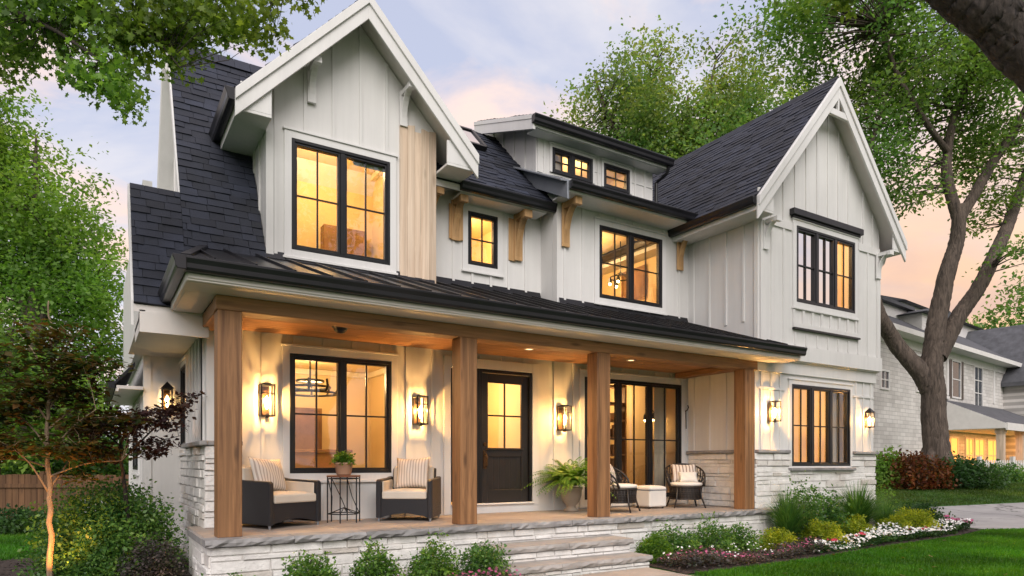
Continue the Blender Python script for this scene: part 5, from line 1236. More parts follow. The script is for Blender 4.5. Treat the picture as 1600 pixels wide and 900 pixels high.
# ------------------------------------------------------------------ lanterns and porch lights
WARM = (1.0, 0.52, 0.15)
def lantern(c, out, label, power, group='wall lanterns', s=1.0, pitched=False):
    """c: point on the wall at mid height, out: unit vector away from the wall"""
    c = Vector(c); o = Vector(out); sdir = Vector((-o.y, o.x, 0)); Z = Vector((0,0,1))
    root = thing('wall_lantern', tuple(c), label, 'lantern', group)
    P = lambda a, d, z: c + sdir*(a*s) + o*(d*s) + Z*(z*s)
    def bx(mb, a0, a1, d0, d1, z0, z1):
        mb.add([P(a,d,z) for z in (z0,z1) for (a,d) in ((a0,d0),(a1,d0),(a1,d1),(a0,d1))], [(3,2,1,0),(4,5,6,7),(0,1,5,4),(1,2,6,5),(2,3,7,6),(3,0,4,7)])
    b = MB(); bx(b, -.055,.055, 0.032,.05, -.20,.20); bx(b, -.03,.03, .05,.09, .10,.14); b.build('back_plate', M['bronze'], root, bevel=.004)
    f_ = MB(); W, D0, D1, H = .085, .085, .245, .215
    for a in (-W, W):
        for d in (D0, D1): bx(f_, a-.009,a+.009, d-.009,d+.009, -H,H)
    for z in (-H, H-.018):
        bx(f_, -W,W, D0-.008,D0+.008, z,z+.018); bx(f_, -W,W, D1-.008,D1+.008, z,z+.018); bx(f_, -W-.008,-W+.008, D0,D1, z,z+.018); bx(f_, W-.008,W+.008, D0,D1, z,z+.018)
    bx(f_, -W,W, D1-.005,D1+.005, .085,.095); bx(f_, -W-.005,-W+.005, D0,D1, .085,.095); bx(f_, W-.005,W+.005, D0,D1, .085,.095)
    f_.build('frame', M['black'], root, bevel=.002)
    t = MB()
    if pitched:
        t.add([P(-W-.03,D0-.03,H),P(W+.03,D0-.03,H),P(W+.03,D1+.03,H),P(-W-.03,D1+.03,H),P(0,(D0+D1)/2,H+.14)], [(0,1,2,3),(0,1,4),(1,2,4),(2,3,4),(3,0,4)])
    else: bx(t, -.05,.05, .115,.215, H-.004,H+.012)
    bx(t, -.02,.02, .145,.185, -H-.02,-H+.04); t.build('cap', M['black'], root)
    g = MB()
    for (a0,d0,a1,d1) in ((-W,D1,W,D1),(-W,D0,-W,D1),(W,D0,W,D1)): g.add([P(a0,d0,-H+.02),P(a1,d1,-H+.02),P(a1,d1,H-.02),P(a0,d0,H-.02)], [(0,1,2,3)])
    g.build('glass_panel', M['lampglass'], root, fix=False)
    bb = MB(); q = P(0,.165,-.02)
    bb.lathe([(0.001,-.10),(.016,-.09),(.026,-.03),(.024,.02),(.014,.06),(.001,.085)], 12, tuple(q)); bb.build('bulb', M['bulb'], root, smooth=True)
    l = bpy.data.lights.new('lantern_light', 'POINT'); l.energy = power; l.color = WARM; l.shadow_soft_size = .03
    lo = bpy.data.objects.new('lantern_light', l); COL.objects.link(lo); lo.parent = root; lo.location = o*(.165*s) + Z*(.0)
    lo.visible_camera = True
    return root
LP = 205.0
lantern((1.97, 9.5, 2.15), (0,-1,0), 'bronze lantern on the porch wall between the left post and the large lower window', LP)
lantern((4.20, 9.5, 2.11), (0,-1,0), 'bronze lantern on the porch wall between the lower window and the second post', LP)
lantern((6.90, 9.5, 2.09), (0,-1,0), 'bronze lantern on the porch wall just right of the front door', LP)
lantern((10.45, 7.9, 2.25), (0,-1,0), 'lantern on the wing wall left of the lower casement window', LP*1.25, s=.85)
lantern((13.52, 7.9, 2.20), (0,-1,0), 'small peaked lantern near the right corner of the wing', LP*.8, s=.72, pitched=True)
lantern((0.98, 11.82, 2.30), (0,-1,0), 'small peaked lantern on the side wall behind the purple tree', 6.0, s=.8, pitched=True)
for q, (x, y) in enumerate(((5.75,8.7),(7.85,8.7))):
    lab = ('recessed ceiling light in front of the front door','recessed ceiling light above the rattan chair by the third post')[q]
    root = thing('recessed_light', (x,y,3.085), lab, 'ceiling light', 'recessed lights in the porch ceiling')
    b = MB(); b.lathe([(.052,-.001),(.062,-.008),(.075,-.006),(.078,-.0005)], 20, (x,y,3.085)); b.build('trim_ring', M['trim'], root, smooth=True)
    b = MB(); b.lathe([(.001,-.002),(.053,-.002)], 20, (x,y,3.085)); b.build('lens', M['can'], root, fix=False)
    l = bpy.data.lights.new('recessed_lamp', 'SPOT'); l.energy = 110; l.color = (1.0,.60,.26); l.spot_size = R(125); l.spot_blend = .8; l.shadow_soft_size = .05
    lo = bpy.data.objects.new('recessed_lamp', l); COL.objects.link(lo); lo.parent = root; lo.location = (0,0,-.02)
# ground spotlight at the young tree
b0 = PW(78, 925, 7.6); p = Vector((b0.x+.02, b0.y-.62, GZ))
root = thing('ground_spotlight', tuple(p), 'small black ground spotlight aimed up the young tree trunk', 'garden light')
b = MB(); b.tube([p, p+Vector((0,0,.1))], .012, 8); b.tube([p+Vector((0,-.03,.09)), p+Vector((0,.05,.17))], [.03,.042], 12, cap=True); b.build('housing', M['black'], root)
l = bpy.data.lights.new('uplight', 'SPOT'); l.energy = 85; l.color = (1.0,.40,.07); l.spot_size = R(95); l.spot_blend = .6; l.shadow_soft_size = .03
lo = bpy.data.objects.new('uplight', l); COL.objects.link(lo); lo.parent = root; lo.location = (0,.055,.19); lo.rotation_euler = Vector((0,-.36,-1.0)).to_track_quat('Z','Y').to_euler()
lo.rotation_euler = (-Vector((0,.62,.62))).to_track_quat('Z','Y').to_euler()

# ------------------------------------------------------------------ porch furniture
def wicker(name, c1, c2):
    m, nt, b = mat_new(name); v = coords(nt, (1,1,1))
    s1 = nt.nodes.new('ShaderNodeTexWave'); s1.bands_direction = 'Z'; s1.inputs['Scale'].default_value = 26; s1.inputs['Distortion'].default_value = 0.6; nt.links.new(v, s1.inputs['Vector'])
    s2 = nt.nodes.new('ShaderNodeTexWave'); s2.bands_direction = 'DIAGONAL'; s2.inputs['Scale'].default_value = 17; s2.inputs['Distortion'].default_value = 0.5; nt.links.new(v, s2.inputs['Vector'])
    g = mixc(nt, 1.0, s1.outputs[0], s2.outputs[0], 'DIFFERENCE'); nt.links.new(ramp(nt, g, [(0.15,c1),(0.75,c2)]), b.inputs['Base Color'])
    b.inputs['Roughness'].default_value = .45; bump(nt, b, g, .8, .006); return m
M['wicker'] = wicker('dark_wicker', (.008,.008,.010), (.032,.031,.036)); M['rattan'] = plain('dark_rattan', (.022,.017,.015), .45, var=.3)
M['cushion'] = plain('beige_cushion', (.56,.50,.42), .9, var=.06, bump_s=.15, bscale=220)
M['cushion_w'] = plain('white_cushion', (.72,.69,.64), .9, var=.05, bump_s=.15, bscale=220)
def striped(name, c1, c2, n, thin=.72):
    m, nt, b = mat_new(name); t = nt.nodes.new('ShaderNodeTexCoord'); w_ = nt.nodes.new('ShaderNodeTexWave'); w_.bands_direction = 'X'; w_.inputs['Scale'].default_value = n; w_.inputs['Distortion'].default_value = .15
    nt.links.new(t.outputs['Object'], w_.inputs['Vector']); nt.links.new(ramp(nt, w_.outputs[0], [(thin-.06,c1),(thin+.06,c2)]), b.inputs['Base Color']); b.inputs['Roughness'].default_value = .92
    bump(nt, b, noise(nt, t.outputs['Object'], 180, 3), .2, .003); return m
M['stripe'] = striped('striped_pillow', (.66,.59,.52), (.40,.33,.28), 7.5); M['plaid'] = striped('plaid_pillow', (.70,.64,.58), (.30,.22,.19), 5)
M['terracotta'] = plain('terracotta', (.42,.25,.16), .8, var=.1, bump_s=.2, bscale=40); M['urn'] = plain('stone_urn', (.33,.28,.23), .8, var=.15, bump_s=.3)
M['rusttop'] = plain('rust_brown_top', (.16,.065,.035), .55, var=.25)
def pillow(loc, rz, tilt, w, h, th, mat, label, roll=0.0):
    root_loc = Vector(loc); n = 14; vs = []; fs = []
    for side in (1, -1):
        for j in range(n+1):
            for i in range(n+1):
                x = i/n*2-1; z = j/n*2-1; e = max(0, (1-abs(x)**2.6))*max(0, (1-abs(z)**2.6)); pin = 1 - .10*(1-x*x)*(z*z) ; pin2 = 1 - .10*(1-z*z)*(x*x)
                y = side*th/2*(e**.55) + .008*math.sin(x*7+z*5)*e
                vs.append((x*w/2*pin2, y, (z+1)*h/2*1.0 if False else h/2 + z*h/2*pin))
    m_ = (n+1)**2
    for sgn, o_ in ((0,0),(1,m_)):
        for j in range(n):
            for i in range(n):
                a = o_+j*(n+1)+i; q = (a,a+1,a+n+2,a+n+1); fs.append(q if sgn else q[::-1])
    b = MB(); b.add(vs, fs); o = b.build('throw_pillow', mat, smooth=True)
    bm = bmesh.new(); bm.from_mesh(o.data); bmesh.ops.remove_doubles(bm, verts=bm.verts, dist=.004); bmesh.ops.recalc_face_normals(bm, faces=bm.faces); bm.to_mesh(o.data); bm.free()
    o.location = root_loc; o.rotation_euler = (tilt, roll, rz); WL[o.name] = root_loc
    return tag(o, label, 'pillow', 'striped pillows on the porch chairs')
def softbox(mb, x0, x1, y0, y1, z0, z1, dome=.02, n=8):
    vs = []; fs = []
    for lev in (0, 1):
        for j in range(n+1):
            for i in range(n+1):
                u, v = i/n, j/n; e = (1-abs(2*u-1)**4)*(1-abs(2*v-1)**4); vs.append((x0+(x1-x0)*u, y0+(y1-y0)*v, (z1-dome*.6+dome*1.6*e) if lev else z0))
    m_ = (n+1)**2
    for j in range(n):
        for i in range(n):
            a = j*(n+1)+i; fs.append((a,a+n+1,a+n+2,a+1)); b = a+m_; fs.append((b,b+1,b+n+2,b+n+1))
    for i in range(n):
        for (a, c) in ((i, i+1), (n*(n+1)+i+1, n*(n+1)+i)): fs.append((a, c, c+m_, a+m_))
        for (a, c) in (((i+1)*(n+1), i*(n+1)), (i*(n+1)+n, (i+1)*(n+1)+n)): fs.append((a, c, c+m_, a+m_))
    mb.add(vs, fs)
def armchair(loc, rz, label, w=.84, d=.74):
    root = thing('wicker_armchair', loc, label, 'armchair', 'black wicker armchairs', rz)
    hw, hd = w/2, d/2
    b = MB(); # front apron with arched lower edge
    pts = [(-hw+.07, .33), (hw-.07, .33)] + [(hw-.07-(w-.14)*i/10, .055+.055*math.sin(math.pi*i/10)) for i in range(11)]
    b.extrude([(x,-hd+.02,z) for x,z in pts], (0,.03,0)); b.box(-hw+.07,hw-.07,-hd+.05,hd-.12,.27,.31); f_ = b.build('seat_base', M['wicker'], root, local=True)
    for s_ in (-1, 1):
        b = MB(); x0, x1 = (s_*hw, s_*(hw-.075))
        prof = [(-hd,.045),(-hd,.56),(-hd+.03,.585),(hd-.16,.60),(hd-.02,.62),(hd,.05)]
        xa, xb = min(x0,x1), max(x0,x1); b.extrude([(xa,y,z) for y,z in prof], (xb-xa,0,0)); b.build('armrest', M['wicker'], root, local=True, bevel=.018, seg=2)
        b = MB(); xi = s_*(hw-.078); b.extrude([(xi,-hd+.05,.40),(xi,hd-.14,.40),(xi,hd-.14,.575),(xi,-hd+.05,.555)], (-s_*.02,0,0)); b.build('arm_pad', M['cushion'], root, local=True, bevel=.008)
    b = MB(); b.extrude([(-hw+.076,hd-.13,.31),(-hw+.076,hd-.02,.05),(-hw+.076,hd,.60),(-hw+.076,hd+.04,.74),(-hw+.076,hd-.03,.74)], (w-.152,0,0)); b.build('backrest', M['wicker'], root, local=True, bevel=.02, seg=2)
    b = MB(); softbox(b, -hw+.085, hw-.085, -hd+.0, hd-.16, .31, .43, .02); b.build('seat_cushion', M['cushion'], root, local=True, bevel=.02, seg=2)
    b = MB(); b.extrude([(-hw+.10,hd-.15,.43),(-hw+.10,hd-.05,.43),(-hw+.10,hd-.02,.76),(-hw+.10,hd-.09,.77)], (w-.2,0,0)); b.build('back_cushion', M['cushion'], root, local=True, bevel=.03, seg=2)
    for sx in (-1,1):
        for sy in (-1,1):
            b = MB(); b.tube([(sx*(hw-.035), sy*(hd-.035), 0.0),(sx*(hw-.035), sy*(hd-.035), .055)], [.014,.02], 10); b.build('foot', M['flash'], root, local=True)
    return root
a1 = R(27); c1 = Vector((2.02, 8.98, DZ)); armchair(tuple(c1), a1, 'black wicker armchair with beige cushions beside the first porch post')
a2 = R(-36); c2 = Vector((3.88, 9.0, DZ)); armchair(tuple(c2), a2, 'black wicker armchair with beige cushions between the metal table and the second post', w=.80, d=.72)
def rel(c, a, x, y, z): return c + Vector((x*math.cos(a)-y*math.sin(a), x*math.sin(a)+y*math.cos(a), z))
pillow(rel(c1,a1,-.02,.06,.44), a1+R(6), R(-20), .56, .47, .17, M['stripe'], 'cream striped pillow leaning in the armchair by the first post', R(3))
pillow(rel(c2,a2,.02,.06,.44), a2-R(4), R(-18), .52, .48, .17, M['stripe'], 'cream striped pillow leaning in the armchair by the second post', R(-2))
# metal table with a pot
tc_ = Vector((2.93, 9.06, DZ)); root = thing('side_table', tuple(tc_), 'black metal side table with a rust brown top between the wicker armchairs', 'side table')
b = MB(); b.lathe([(.001,.62),(.235,.62),(.24,.628),(.24,.638),(.235,.645),(.001,.645)], 6, (0,0,0)); b.build('table_top', M['rusttop'], root, local=True, bevel=.004)
for q in range(6):
    a = q*math.pi/3; b = MB(); b.tube([(.225*math.cos(a),.225*math.sin(a),0),(.225*math.cos(a),.225*math.sin(a),.62)], .009, 8); b.build('leg', M['black'], root, local=True)
b = MB()
for z in (.12,.60): b.tube([(.225*math.cos(q*math.pi/3),.225*math.sin(q*math.pi/3),z) for q in range(7)], .008, 6)
for q in range(3):
    a = q*math.pi/3; b.tube([(.22*math.cos(a),.22*math.sin(a),.12),(0,0,.2),(-.22*math.cos(a),-.22*math.sin(a),.12)], .006, 6); b.tube([(.22*math.cos(a),.22*math.sin(a),.12),(.16*math.cos(a+.5),.16*math.sin(a+.5),.35),(.22*math.cos(a+1.05),.22*math.sin(a+1.05),.60)], .006, 6)
b.build('stretcher', M['black'], root, local=True, smooth=True)
pc = tc_ + Vector((0,0,.646)); root = thing('potted_plant', tuple(pc), 'small terracotta pot of green herbs on the metal side table', 'potted plant')
b = MB(); b.lathe([(.001,0),(.088,0),(.10,.02),(.122,.15),(.13,.155),(.13,.172),(.115,.172),(.108,.14),(.001,.14)], 24); b.build('pot', M['terracotta'], root, local=True, smooth=True)
rs = np.random.RandomState(3); d = rs.normal(size=(150,3)); d /= np.linalg.norm(d,axis=1)[:,None]; d[:,2] = np.abs(d[:,2]); C = np.array(pc)+np.array([0,0,.165])+d*rs.uniform(.3,1,150)[:,None]**.5*np.array([.155,.155,.15])
V, Fq = crown_leaves(C, 6, .02, .032, rs, .8, droop=-.1, width=1.3); mesh_np('foliage', V, Fq, M['leaf_fern'], root)
# rattan chairs
def rattan_chair(loc, rz, label):
    root = thing('rattan_chair', loc, label, 'chair', 'round backed rattan chairs', rz); n = 16
    b = MB(); ring = [(.30*math.cos(2*math.pi*i/n), .29*math.sin(2*math.pi*i/n), .38) for i in range(n+1)]; b.tube(ring, .016, 6); b.tube([(x*.94,y*.94,.16) for x,y,z in ring], .012, 6)
    for i in range(n*2):
        a = math.pi*i/n; b.tube([(.295*math.cos(a),.285*math.sin(a),.38),(.28*math.cos(a),.27*math.sin(a),.16)], .007, 4)
    for k2 in range(5): b.tube([(x*(.95+.01*k2),y*(.95+.01*k2),.18+.04*k2) for x,y,z in ring], .006, 4)
    b.lathe([(.27,.16),(.285,.37)], 24)
    b.build('seat_frame', M['rattan'], root, local=True, smooth=True)
    b = MB(); arc = [R(-28)+R(236)*i/18 for i in range(19)]
    top = [(.36*math.cos(a), .30*math.sin(a)+.04, .40+.40*max(0,math.sin((a+R(28))/R(236)*math.pi))**.55) for a in arc]; b.tube(top, .017, 6)
    for i in range(1, 18):
        a = arc[i]; t_ = Vector(top[i]); bs = Vector((.30*math.cos(a), .29*math.sin(a), .38)); b.tube([bs, bs.lerp(t_,.5)+Vector((.02*math.cos(a),.02*math.sin(a),0)), t_], .008, 5)
    for k2 in (.3,.6):
        b.tube([tuple(Vector((.30*math.cos(arc[i]), .29*math.sin(arc[i]), .38)).lerp(Vector(top[i]), k2)) for i in range(1,18)], .008, 5)
    for i in range(2, 15, 2): b.tube([Vector((.30*math.cos(arc[i]),.29*math.sin(arc[i]),.38)), Vector(top[i+2])], .006, 4); b.tube([Vector((.30*math.cos(arc[i+2]),.29*math.sin(arc[i+2]),.38)), Vector(top[i])], .006, 4)
    b.build('backrest', M['rattan'], root, local=True, smooth=True)
    for sx in (-1,1):
        for sy in (-1,1):
            b = MB(); b.tube([(sx*.21,sy*.20,.38),(sx*.23,sy*.22,.18),(sx*.285,sy*.275,0.0)], [.018,.016,.013], 8); b.build('leg', M['rattan'], root, local=True, smooth=True)
    b = MB(); b.lathe([(.001,.395),(.27,.395),(.295,.41),(.30,.43),(.29,.455),(.20,.468),(.001,.472)], 24); b.build('seat_cushion', M['cushion_w'], root, local=True, smooth=True)
    return root
a3 = R(32); c3 = Vector((7.52,8.62,DZ)); rattan_chair(tuple(c3), a3, 'dark rattan chair with white seat half hidden by the third post')
a4 = R(-30); c4 = Vector((9.30,8.82,DZ)); rattan_chair(tuple(c4), a4, 'dark rattan chair with white seat beside the stone wainscot')
pillow(rel(c3,a3,-.05,.10,.46), a3, R(-20), .44, .40, .14, M['plaid'], 'striped pillow on the rattan chair by the third post', R(5))
pillow(rel(c4,a4,.02,.12,.46), a4, R(-18), .50, .36, .14, M['plaid'], 'striped pillow at the back of the rattan chair by the stone wainscot')
o = pillow(rel(c4,a4,.06,-.01,.46), a4, R(-26), .36, .22, .11, M['cushion_w'], 'small plain white pillow in front of the striped one by the stone wainscot')
o['group'] = 'plain pillows'
tcc = Vector((8.60,9.02,DZ)); root = thing('garden_stool', tuple(tcc), 'low white drum table with a grey band between the rattan chairs', 'side table')
b = MB(); softbox(b, -.21,.21,-.21,.21,.03,.40,.015); b.build('body', M['cushion_w'], root, local=True, bevel=.03, seg=3)
b = MB(); b.box(-.214,.214,-.214,.214,.31,.355); b.build('band', M['flash'], root, local=True, bevel=.02, seg=2)
for sx in (-1,1):
    for sy in (-1,1): b = MB(); b.tube([(sx*.16,sy*.16,0),(sx*.16,sy*.16,.05)], .02, 8); b.build('foot', M['rattan'], root, local=True)
# fern in an urn
fc = Vector((6.88,9.12,DZ)); root = thing('potted_fern', tuple(fc), 'big arching fern in a stone urn between the front door and the third post', 'potted plant')
b = MB(); b.lathe([(.001,0),(.12,0),(.125,.03),(.08,.06),(.075,.09),(.14,.16),(.175,.26),(.18,.36),(.20,.375),(.20,.41),(.17,.41),(.16,.37),(.001,.36)], 28); b.build('urn', M['urn'], root, local=True, smooth=True)
rs = np.random.RandomState(12); PV = []; PF = []
for q in range(110):
    a = rs.uniform(0,2*np.pi); L_ = rs.uniform(.52,.86); el = rs.uniform(.5,1.5); d = np.array([math.cos(a),math.sin(a),0.0]); s_ = np.array([-d[1],d[0],0]); p0 = np.array(fc)+np.array([0,0,.42])+d*.05; m_ = 20
    prev = None
    for k2 in range(m_):
        t = (k2+1)/m_; p = p0 + d*L_*(math.cos(el)*t+.25*t*t) + np.array([0,0,1])*L_*(math.sin(el)*1.15*t - .85*t*t*(.5+.5*math.cos(el)))
        tang = d*.8+np.array([0,0,math.sin(el)-1.5*t]); tang /= np.linalg.norm(tang); ll = .085*math.sin(math.pi*min(1,.12+t*.88))**.7+.01
        for sg in (-1,1):
            st = len(PV); tip = p + s_*sg*ll + tang*ll*.35 - np.array([0,0,.012]); w_ = tang*.013
            PV += [p-w_, p+s_*sg*ll*.5-w_*1.0+tang*ll*.12, tip, p+s_*sg*ll*.5+w_*1.3+tang*ll*.12]; PF.append((st,st+1,st+2,st+3))
mesh_np('fronds', np.array(PV), np.array(PF), M['leaf_fern'], root)

# ------------------------------------------------------------------ the brick neighbour on the right
M['gbrick'] = None
def brickmat(name, c1, c2, mort, sx=1.0):
    m, nt, b = mat_new(name); t = nt.nodes.new('ShaderNodeTexCoord'); mp = nt.nodes.new('ShaderNodeMapping'); nt.links.new(t.outputs['Object'], mp.inputs[0]); mp.inputs['Rotation'].default_value = (R(90),0,0)
    br = nt.nodes.new('ShaderNodeTexBrick'); nt.links.new(mp.outputs[0], br.inputs['Vector']); br.inputs['Color1'].default_value = (*c1,1); br.inputs['Color2'].default_value = (*c2,1); br.inputs['Mortar'].default_value = (*mort,1)
    br.inputs['Scale'].default_value = 1.0; br.inputs['Brick Width'].default_value = .62; br.inputs['Row Height'].default_value = .19; br.inputs['Mortar Size'].default_value = .012; br.inputs['Bias'].default_value = -.1
    nt.links.new(mixc(nt, 1.0, br.outputs['Color'], ramp(nt, noise(nt, t.outputs['Object'], .8, 5), [(.3,.8),(.7,1.1)]), 'MULTIPLY'), b.inputs['Base Color']); b.inputs['Roughness'].default_value = .9
    bump(nt, b, br.outputs['Fac'], -.5, .02); return m
M['gbrick'] = brickmat('grey_limewashed_brick', (.58,.55,.52), (.72,.69,.66), (.42,.40,.38))
M['nroof'] = plain('neighbour_shingles', (.085,.087,.098), .85, var=.3, vscale=2.5, bump_s=.4, bscale=30)
M['ntrim'] = plain('neighbour_trim', (.70,.68,.66), .6, var=.06); M['nglass'] = plain('dusky_glass', (.05,.06,.075), .08, var=.2)
M['warmwin'] = emis('lit_window', (1.0,.44,.10), 0.9)
NA = R(7); n0 = PW(1362, 735, 30.0); n0.z = .35
nb = thing('brick_house', tuple(n0), 'grey limewashed brick house with dormer and lit porch beyond the maple', 'house', None, NA)
def nbuild(mb, name, mat, parent=None, **k2): return mb.build(name, mat, parent or nb, local=True, **k2)
# local axes: x along the front, y into the plot, z up; front wall at y = 0
EZ = 7.15
b = MB(); b.fprism(lambda x,z,d: (x,-d,z), [(-.6,-1),(24,-1),(24,EZ),(-.6,EZ)], -9, 0); nbuild(b, 'wall', M['gbrick'])
b = MB(); b.extrude([(-1.0,-.75,EZ-.05),(-1.0,4.6,EZ+3.5),(-1.0,10,EZ-.05),(-1.0,4.6,EZ+3.25),], (25.5,0,0)); b.extrude([(-.6,0.05,EZ),(-.6,4.6,EZ+3.2),(-.6,9,EZ)], (.2,0,0)); nbuild(b, 'roof', M['nroof'])
b = MB(); b.box(-1.02,24,-.80,-.70,EZ-.22,EZ+.02); b.box(-1.0,24,-.70,0,EZ-.2,EZ-.14); b.box(-.6,24,-.05,.0,EZ-.6,EZ-.2); b.box(8.2,9.2,-.12,0,4.4,4.55)
b.extrude([(-1.03,-.78,EZ-.02),(-1.03,4.6,EZ+3.53),(-1.03,4.6,EZ+3.25),(-1.03,-.78,EZ-.3)], (.05,0,0)); b.box(9.0,9.25,-.06,0,4.6,EZ-.2); b.box(16.6,16.85,-.06,0,4.6,EZ-.2); nbuild(b, 'trim_board', M['ntrim'])
def nwin(x0,x1,z0,z1, cols=2, rows=2, lit=False, arch=False, y=0.0, shutter=False):
    w_ = MB(); F_ = lambda u,z,d: (u, y-d, z); t = .09
    w_.fbox(F_, x0-t,x0, z0-t,z1+t, 0,.06); w_.fbox(F_, x1,x1+t, z0-t,z1+t, 0,.06); w_.fbox(F_, x0,x1, z0-t,z0, 0,.06)
    if not arch: w_.fbox(F_, x0,x1, z1,z1+t, 0,.06)
    for c in range(1,cols): x = x0+(x1-x0)*c/cols; w_.fbox(F_, x-.025,x+.025, z0,z1, 0.012,.045)
    for q in range(1,rows): z = z0+(z1-z0)*q/rows; w_.fbox(F_, x0,x1, z-.025,z+.025, 0.012,.04)
    if arch:
        cx = (x0+x1)/2; r_ = (x1-x0)/2
        for q in range(12):
            a, e = math.pi*q/12, math.pi*(q+1)/12; w_.fprism(F_, [(cx+r_*math.cos(a),z1+r_*math.sin(a)),(cx+(r_+.14)*math.cos(a),z1+(r_+.14)*math.sin(a)),(cx+(r_+.14)*math.cos(e),z1+(r_+.14)*math.sin(e)),(cx+r_*math.cos(e),z1+r_*math.sin(e))], 0,.06)
    o = nbuild(w_, 'window', M['ntrim'])
    p_ = MB(); pts = [(x0,z0),(x1,z0),(x1,z1)] + ([(cx+r_*math.cos(math.pi*q/10), z1+r_*math.sin(math.pi*q/10)) for q in range(1,10)] if arch else []) + [(x0,z1)]
    p_.fprism(F_, pts, .002,.010); nbuild(p_, 'pane', M['warmwin' if lit else 'nglass'], o)
    return o
nwin(.9,1.7,4.45,5.2); nwin(5.0,6.1,4.6,6.3, 2,2)
nwin(9.8,11.0,4.6,6.5,1,2); nwin(13.3,14.6,4.3,6.5,2,3); nwin(6.6,7.5,4.6,6.4)
for x in (9.35, 11.1):
    b = MB(); b.box(x,x+.38,-.05,0,4.5,6.6); nbuild(b, 'shutter', M['black'])
# porch of the neighbour
b = MB(); b.extrude([(8.0,-2.9,2.95),(8.0,0,4.35),(8.0,0,4.15),(8.0,-2.9,2.78)], (16,0,0)); nbuild(b, 'porch_roof', M['nroof'])
b = MB(); b.box(8.0,24,-2.98,-2.90,2.62,2.98); b.box(8.0,24,-2.90,-.02,2.70,2.76); b.extrude([(7.98,-2.9,2.96),(7.98,0,4.36),(7.98,0,2.72),(7.98,-2.9,2.72)], (.03,0,0)); nbuild(b, 'porch_fascia', M['ntrim'])
for x in (8.4,11.6,14.8,18.2,21.5):
    b = MB(); b.box(x-.16,x+.16,-2.75,-2.43,-.5,2.7); b.box(x-.2,x+.2,-2.79,-2.39,2.48,2.7); nbuild(b, 'porch_column', M['rawwood'])
for (x0,x1) in ((8.6,10.6),(11.9,13.0),(13.4,14.9),(15.6,17.6),(18.6,20.8)): nwin(x0,x1,.55,2.35,2,2,True)
b = MB(); b.box(8.0,24,-2.9,0,-.8,-.05); nbuild(b, 'porch_floor', M['concrete'])
l = bpy.data.lights.new('porch_lamp','AREA'); l.shape = 'RECTANGLE'; l.size = 12; l.size_y = 1.0; l.energy = 260; l.color = (1.0,.42,.12); lo = bpy.data.objects.new('porch_lamp', l); COL.objects.link(lo); lo.parent = nb; lo.location = (15,-1.3,2.68)
# dormer
b = MB(); b.box(7.4,11.8,.6,4.0,EZ+.2,EZ+1.75); dm = nbuild(b, 'dormer', M['ntrim'])
b = MB()
for q in range(9): b.box(7.42,11.78,.585,.6,EZ+.25+.16*q,EZ+.39+.16*q)
nbuild(b, 'siding', M['ntrim'], dm)
b = MB(); b.extrude([(7.0,.25,EZ+1.72),(12.2,.25,EZ+1.72),(9.6,.25,EZ+2.35)], (0,4.2,0)); nbuild(b, 'dormer_roof', M['nroof'])
nwin(10.1,11.3,EZ+.65,EZ+1.55,3,3,y=.585)
# front gable wing with arched window
b = MB(); b.box(18.6,26,-1.6,0.02,-.8,EZ-.9); b.extrude([(18.6,-1.6,EZ-.9),(26,-1.6,EZ-.9),(22.3,-1.6,EZ+2.6)], (0,1.62,0)); nbuild(b, 'gable_wall', M['gbrick'])
b = MB(); b.extrude([(22.3,-2.0,EZ+2.95),(18.1,-2.0,EZ-1.2),(18.1,-2.0,EZ-1.45),(22.3,-2.0,EZ+2.7)], (0,7,0)); b.extrude([(22.3,-2.0,EZ+2.95),(26.5,-2.0,EZ-1.2),(26.5,-2.0,EZ-1.45),(22.3,-2.0,EZ+2.7)], (0,7,0)); nbuild(b, 'gable_roof', M['nroof'])
b = MB(); b.extrude([(22.3,-2.05,EZ+2.97),(18.05,-2.05,EZ-1.23),(18.05,-2.05,EZ-1.65),(22.3,-2.05,EZ+2.5)], (0,.06,0)); b.extrude([(22.3,-2.05,EZ+2.97),(26.55,-2.05,EZ-1.23),(26.55,-2.05,EZ-1.65),(22.3,-2.05,EZ+2.5)], (0,.06,0)); nbuild(b, 'barge_board', M['ntrim'])
nwin(19.5,20.8,4.2,5.6,2,2,arch=True,y=-1.6); nwin(21.6,22.9,4.2,5.6,2,2,arch=True,y=-1.6)
b = MB(); b.box(1.5,8.4,1.7,6,EZ+.3,EZ+2.15); nbuild(b, 'upper_wall', M['ntrim'])
b = MB(); b.box(1.2,8.7,1.4,6.2,EZ+2.15,EZ+2.32); nbuild(b, 'upper_roof', M['nroof'])
b = MB(); b.box(11,30,3.0,9,EZ,EZ+3.3); nbuild(b, 'rear_wall', M['ntrim'])
b = MB(); b.extrude([(10.6,2.6,EZ+3.3),(10.6,6,EZ+4.6),(10.6,9.4,EZ+3.3)], (20,0,0)); nbuild(b, 'rear_roof', M['nroof'])
b = MB(); b.box(1.5,2.4,3.2,4.1,EZ+1.5,EZ+4.1); nbuild(b, 'chimney', M['gbrick'])
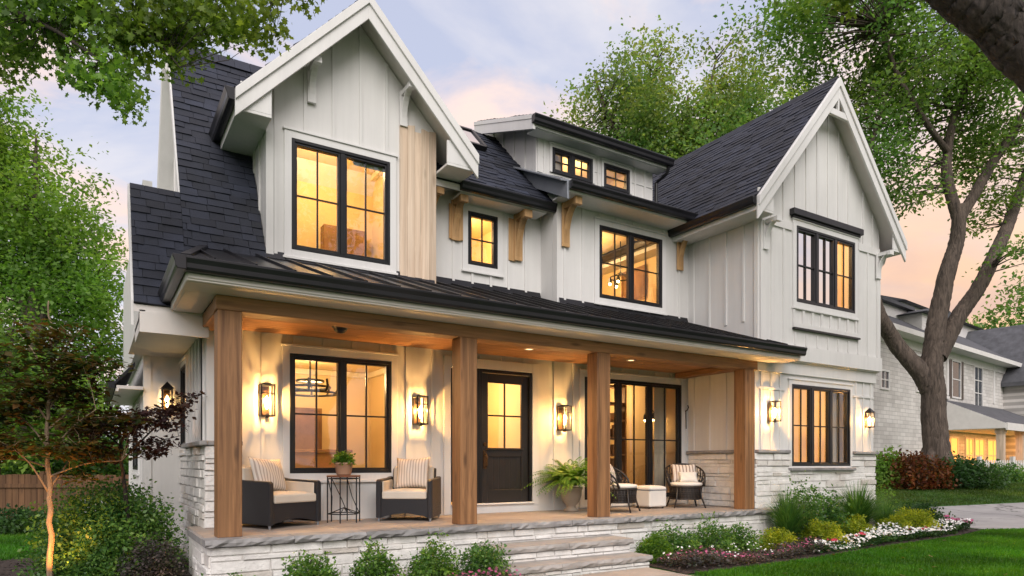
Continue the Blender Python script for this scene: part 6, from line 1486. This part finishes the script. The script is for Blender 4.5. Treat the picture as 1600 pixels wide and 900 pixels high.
# white picket fence in front of it
p0 = PW(1530, 740, 30.5); p1 = PW(1680, 742, 33); p0.z = gz(p0.x,p0.y); p1.z = gz(p1.x,p1.y)
root = thing('picket_fence', tuple(p0), 'white picket fence in front of the lit porch of the brick house', 'fence'); d = (p1-p0); L_ = d.length; d.normalize(); s_ = Vector((-d.y,d.x,0)).normalized()
b = MB(); q = 0.0
while q < L_:
    c = p0+d*q; b.bar(c+Vector((0,0,.05)), c+Vector((0,0,.98)), .07, .025, s_); q += .16
b.build('picket', M['ntrim'], root)
b = MB(); [b.bar(p0+s_*.03+Vector((0,0,z)), p1+s_*.03+Vector((0,0,z)), .03, .08) for z in (.25,.82)]; b.build('rail', M['ntrim'], root)
for q in (0.0, .33, .66, 1.0):
    b = MB(); c = p0.lerp(p1,q); b.bar(c-Vector((0,0,.1)), c+Vector((0,0,1.15)), .16, .16, s_); b.build('post', M['ntrim'], root)
# wooden fence, low wall and hedge on the left
def fence(px0, px1, f0, f1, hgt, label):
    p0 = PW(px0, 740, f0); p1 = PW(px1, 740, f1); p0.z = p1.z = GZ; root = thing('wooden_fence', tuple(p0), label, 'fence'); d = p1-p0; L_ = d.length; d.normalize(); s_ = Vector((-d.y,d.x,0)); b = MB(); q = 0.0; r = random.Random(3)
    while q < L_: c = p0+d*q; b.bar(c, c+Vector((0,0,hgt+r.uniform(-.02,.02))), .135, .02, s_); q += .145
    b.build('board', M['fence'], root); b = MB(); [b.bar(p0-s_*.03+Vector((0,0,z)), p1-s_*.03+Vector((0,0,z)), .04, .09) for z in (.3,hgt-.25)]; b.build('rail', M['fence'], root)
    q = 0.0
    while q <= L_: b = MB(); c = p0+d*q+s_*.06; b.bar(c, c+Vector((0,0,hgt+.08)), .1, .1, s_); b.build('post', M['fence'], root); q += 2.4
M['fence'] = wood('fence_wood', (.09,.042,.02), (.20,.10,.045), 'z', .8)
fence(-260, 232, 15.5, 15.5, 1.15, 'brown board fence closing the side yard left of the house')
p0 = PW(120, 760, 14.6); p1 = PW(232, 760, 14.6); root_ = MB(); d = Vector((p1.x-p0.x,p1.y-p0.y,0)); L_ = d.length; d.normalize(); s_ = Vector((d.y,-d.x,0))
stonewall(root_, lambda u,z,dd: (p0.x+d.x*u+s_.x*dd, p0.y+d.y*u+s_.y*dd, z), 0, L_, GZ, GZ+.62, 91); root_.extrude([(p0.x,p0.y,GZ),(p1.x,p1.y,GZ),(p1.x,p1.y,GZ+.62),(p0.x,p0.y,GZ+.62)], (-s_.x*.3,-s_.y*.3,0))
o = root_.build('low_stone_wall', M['stone']); tag(o, 'low pale stone wall in front of the board fence', 'wall')
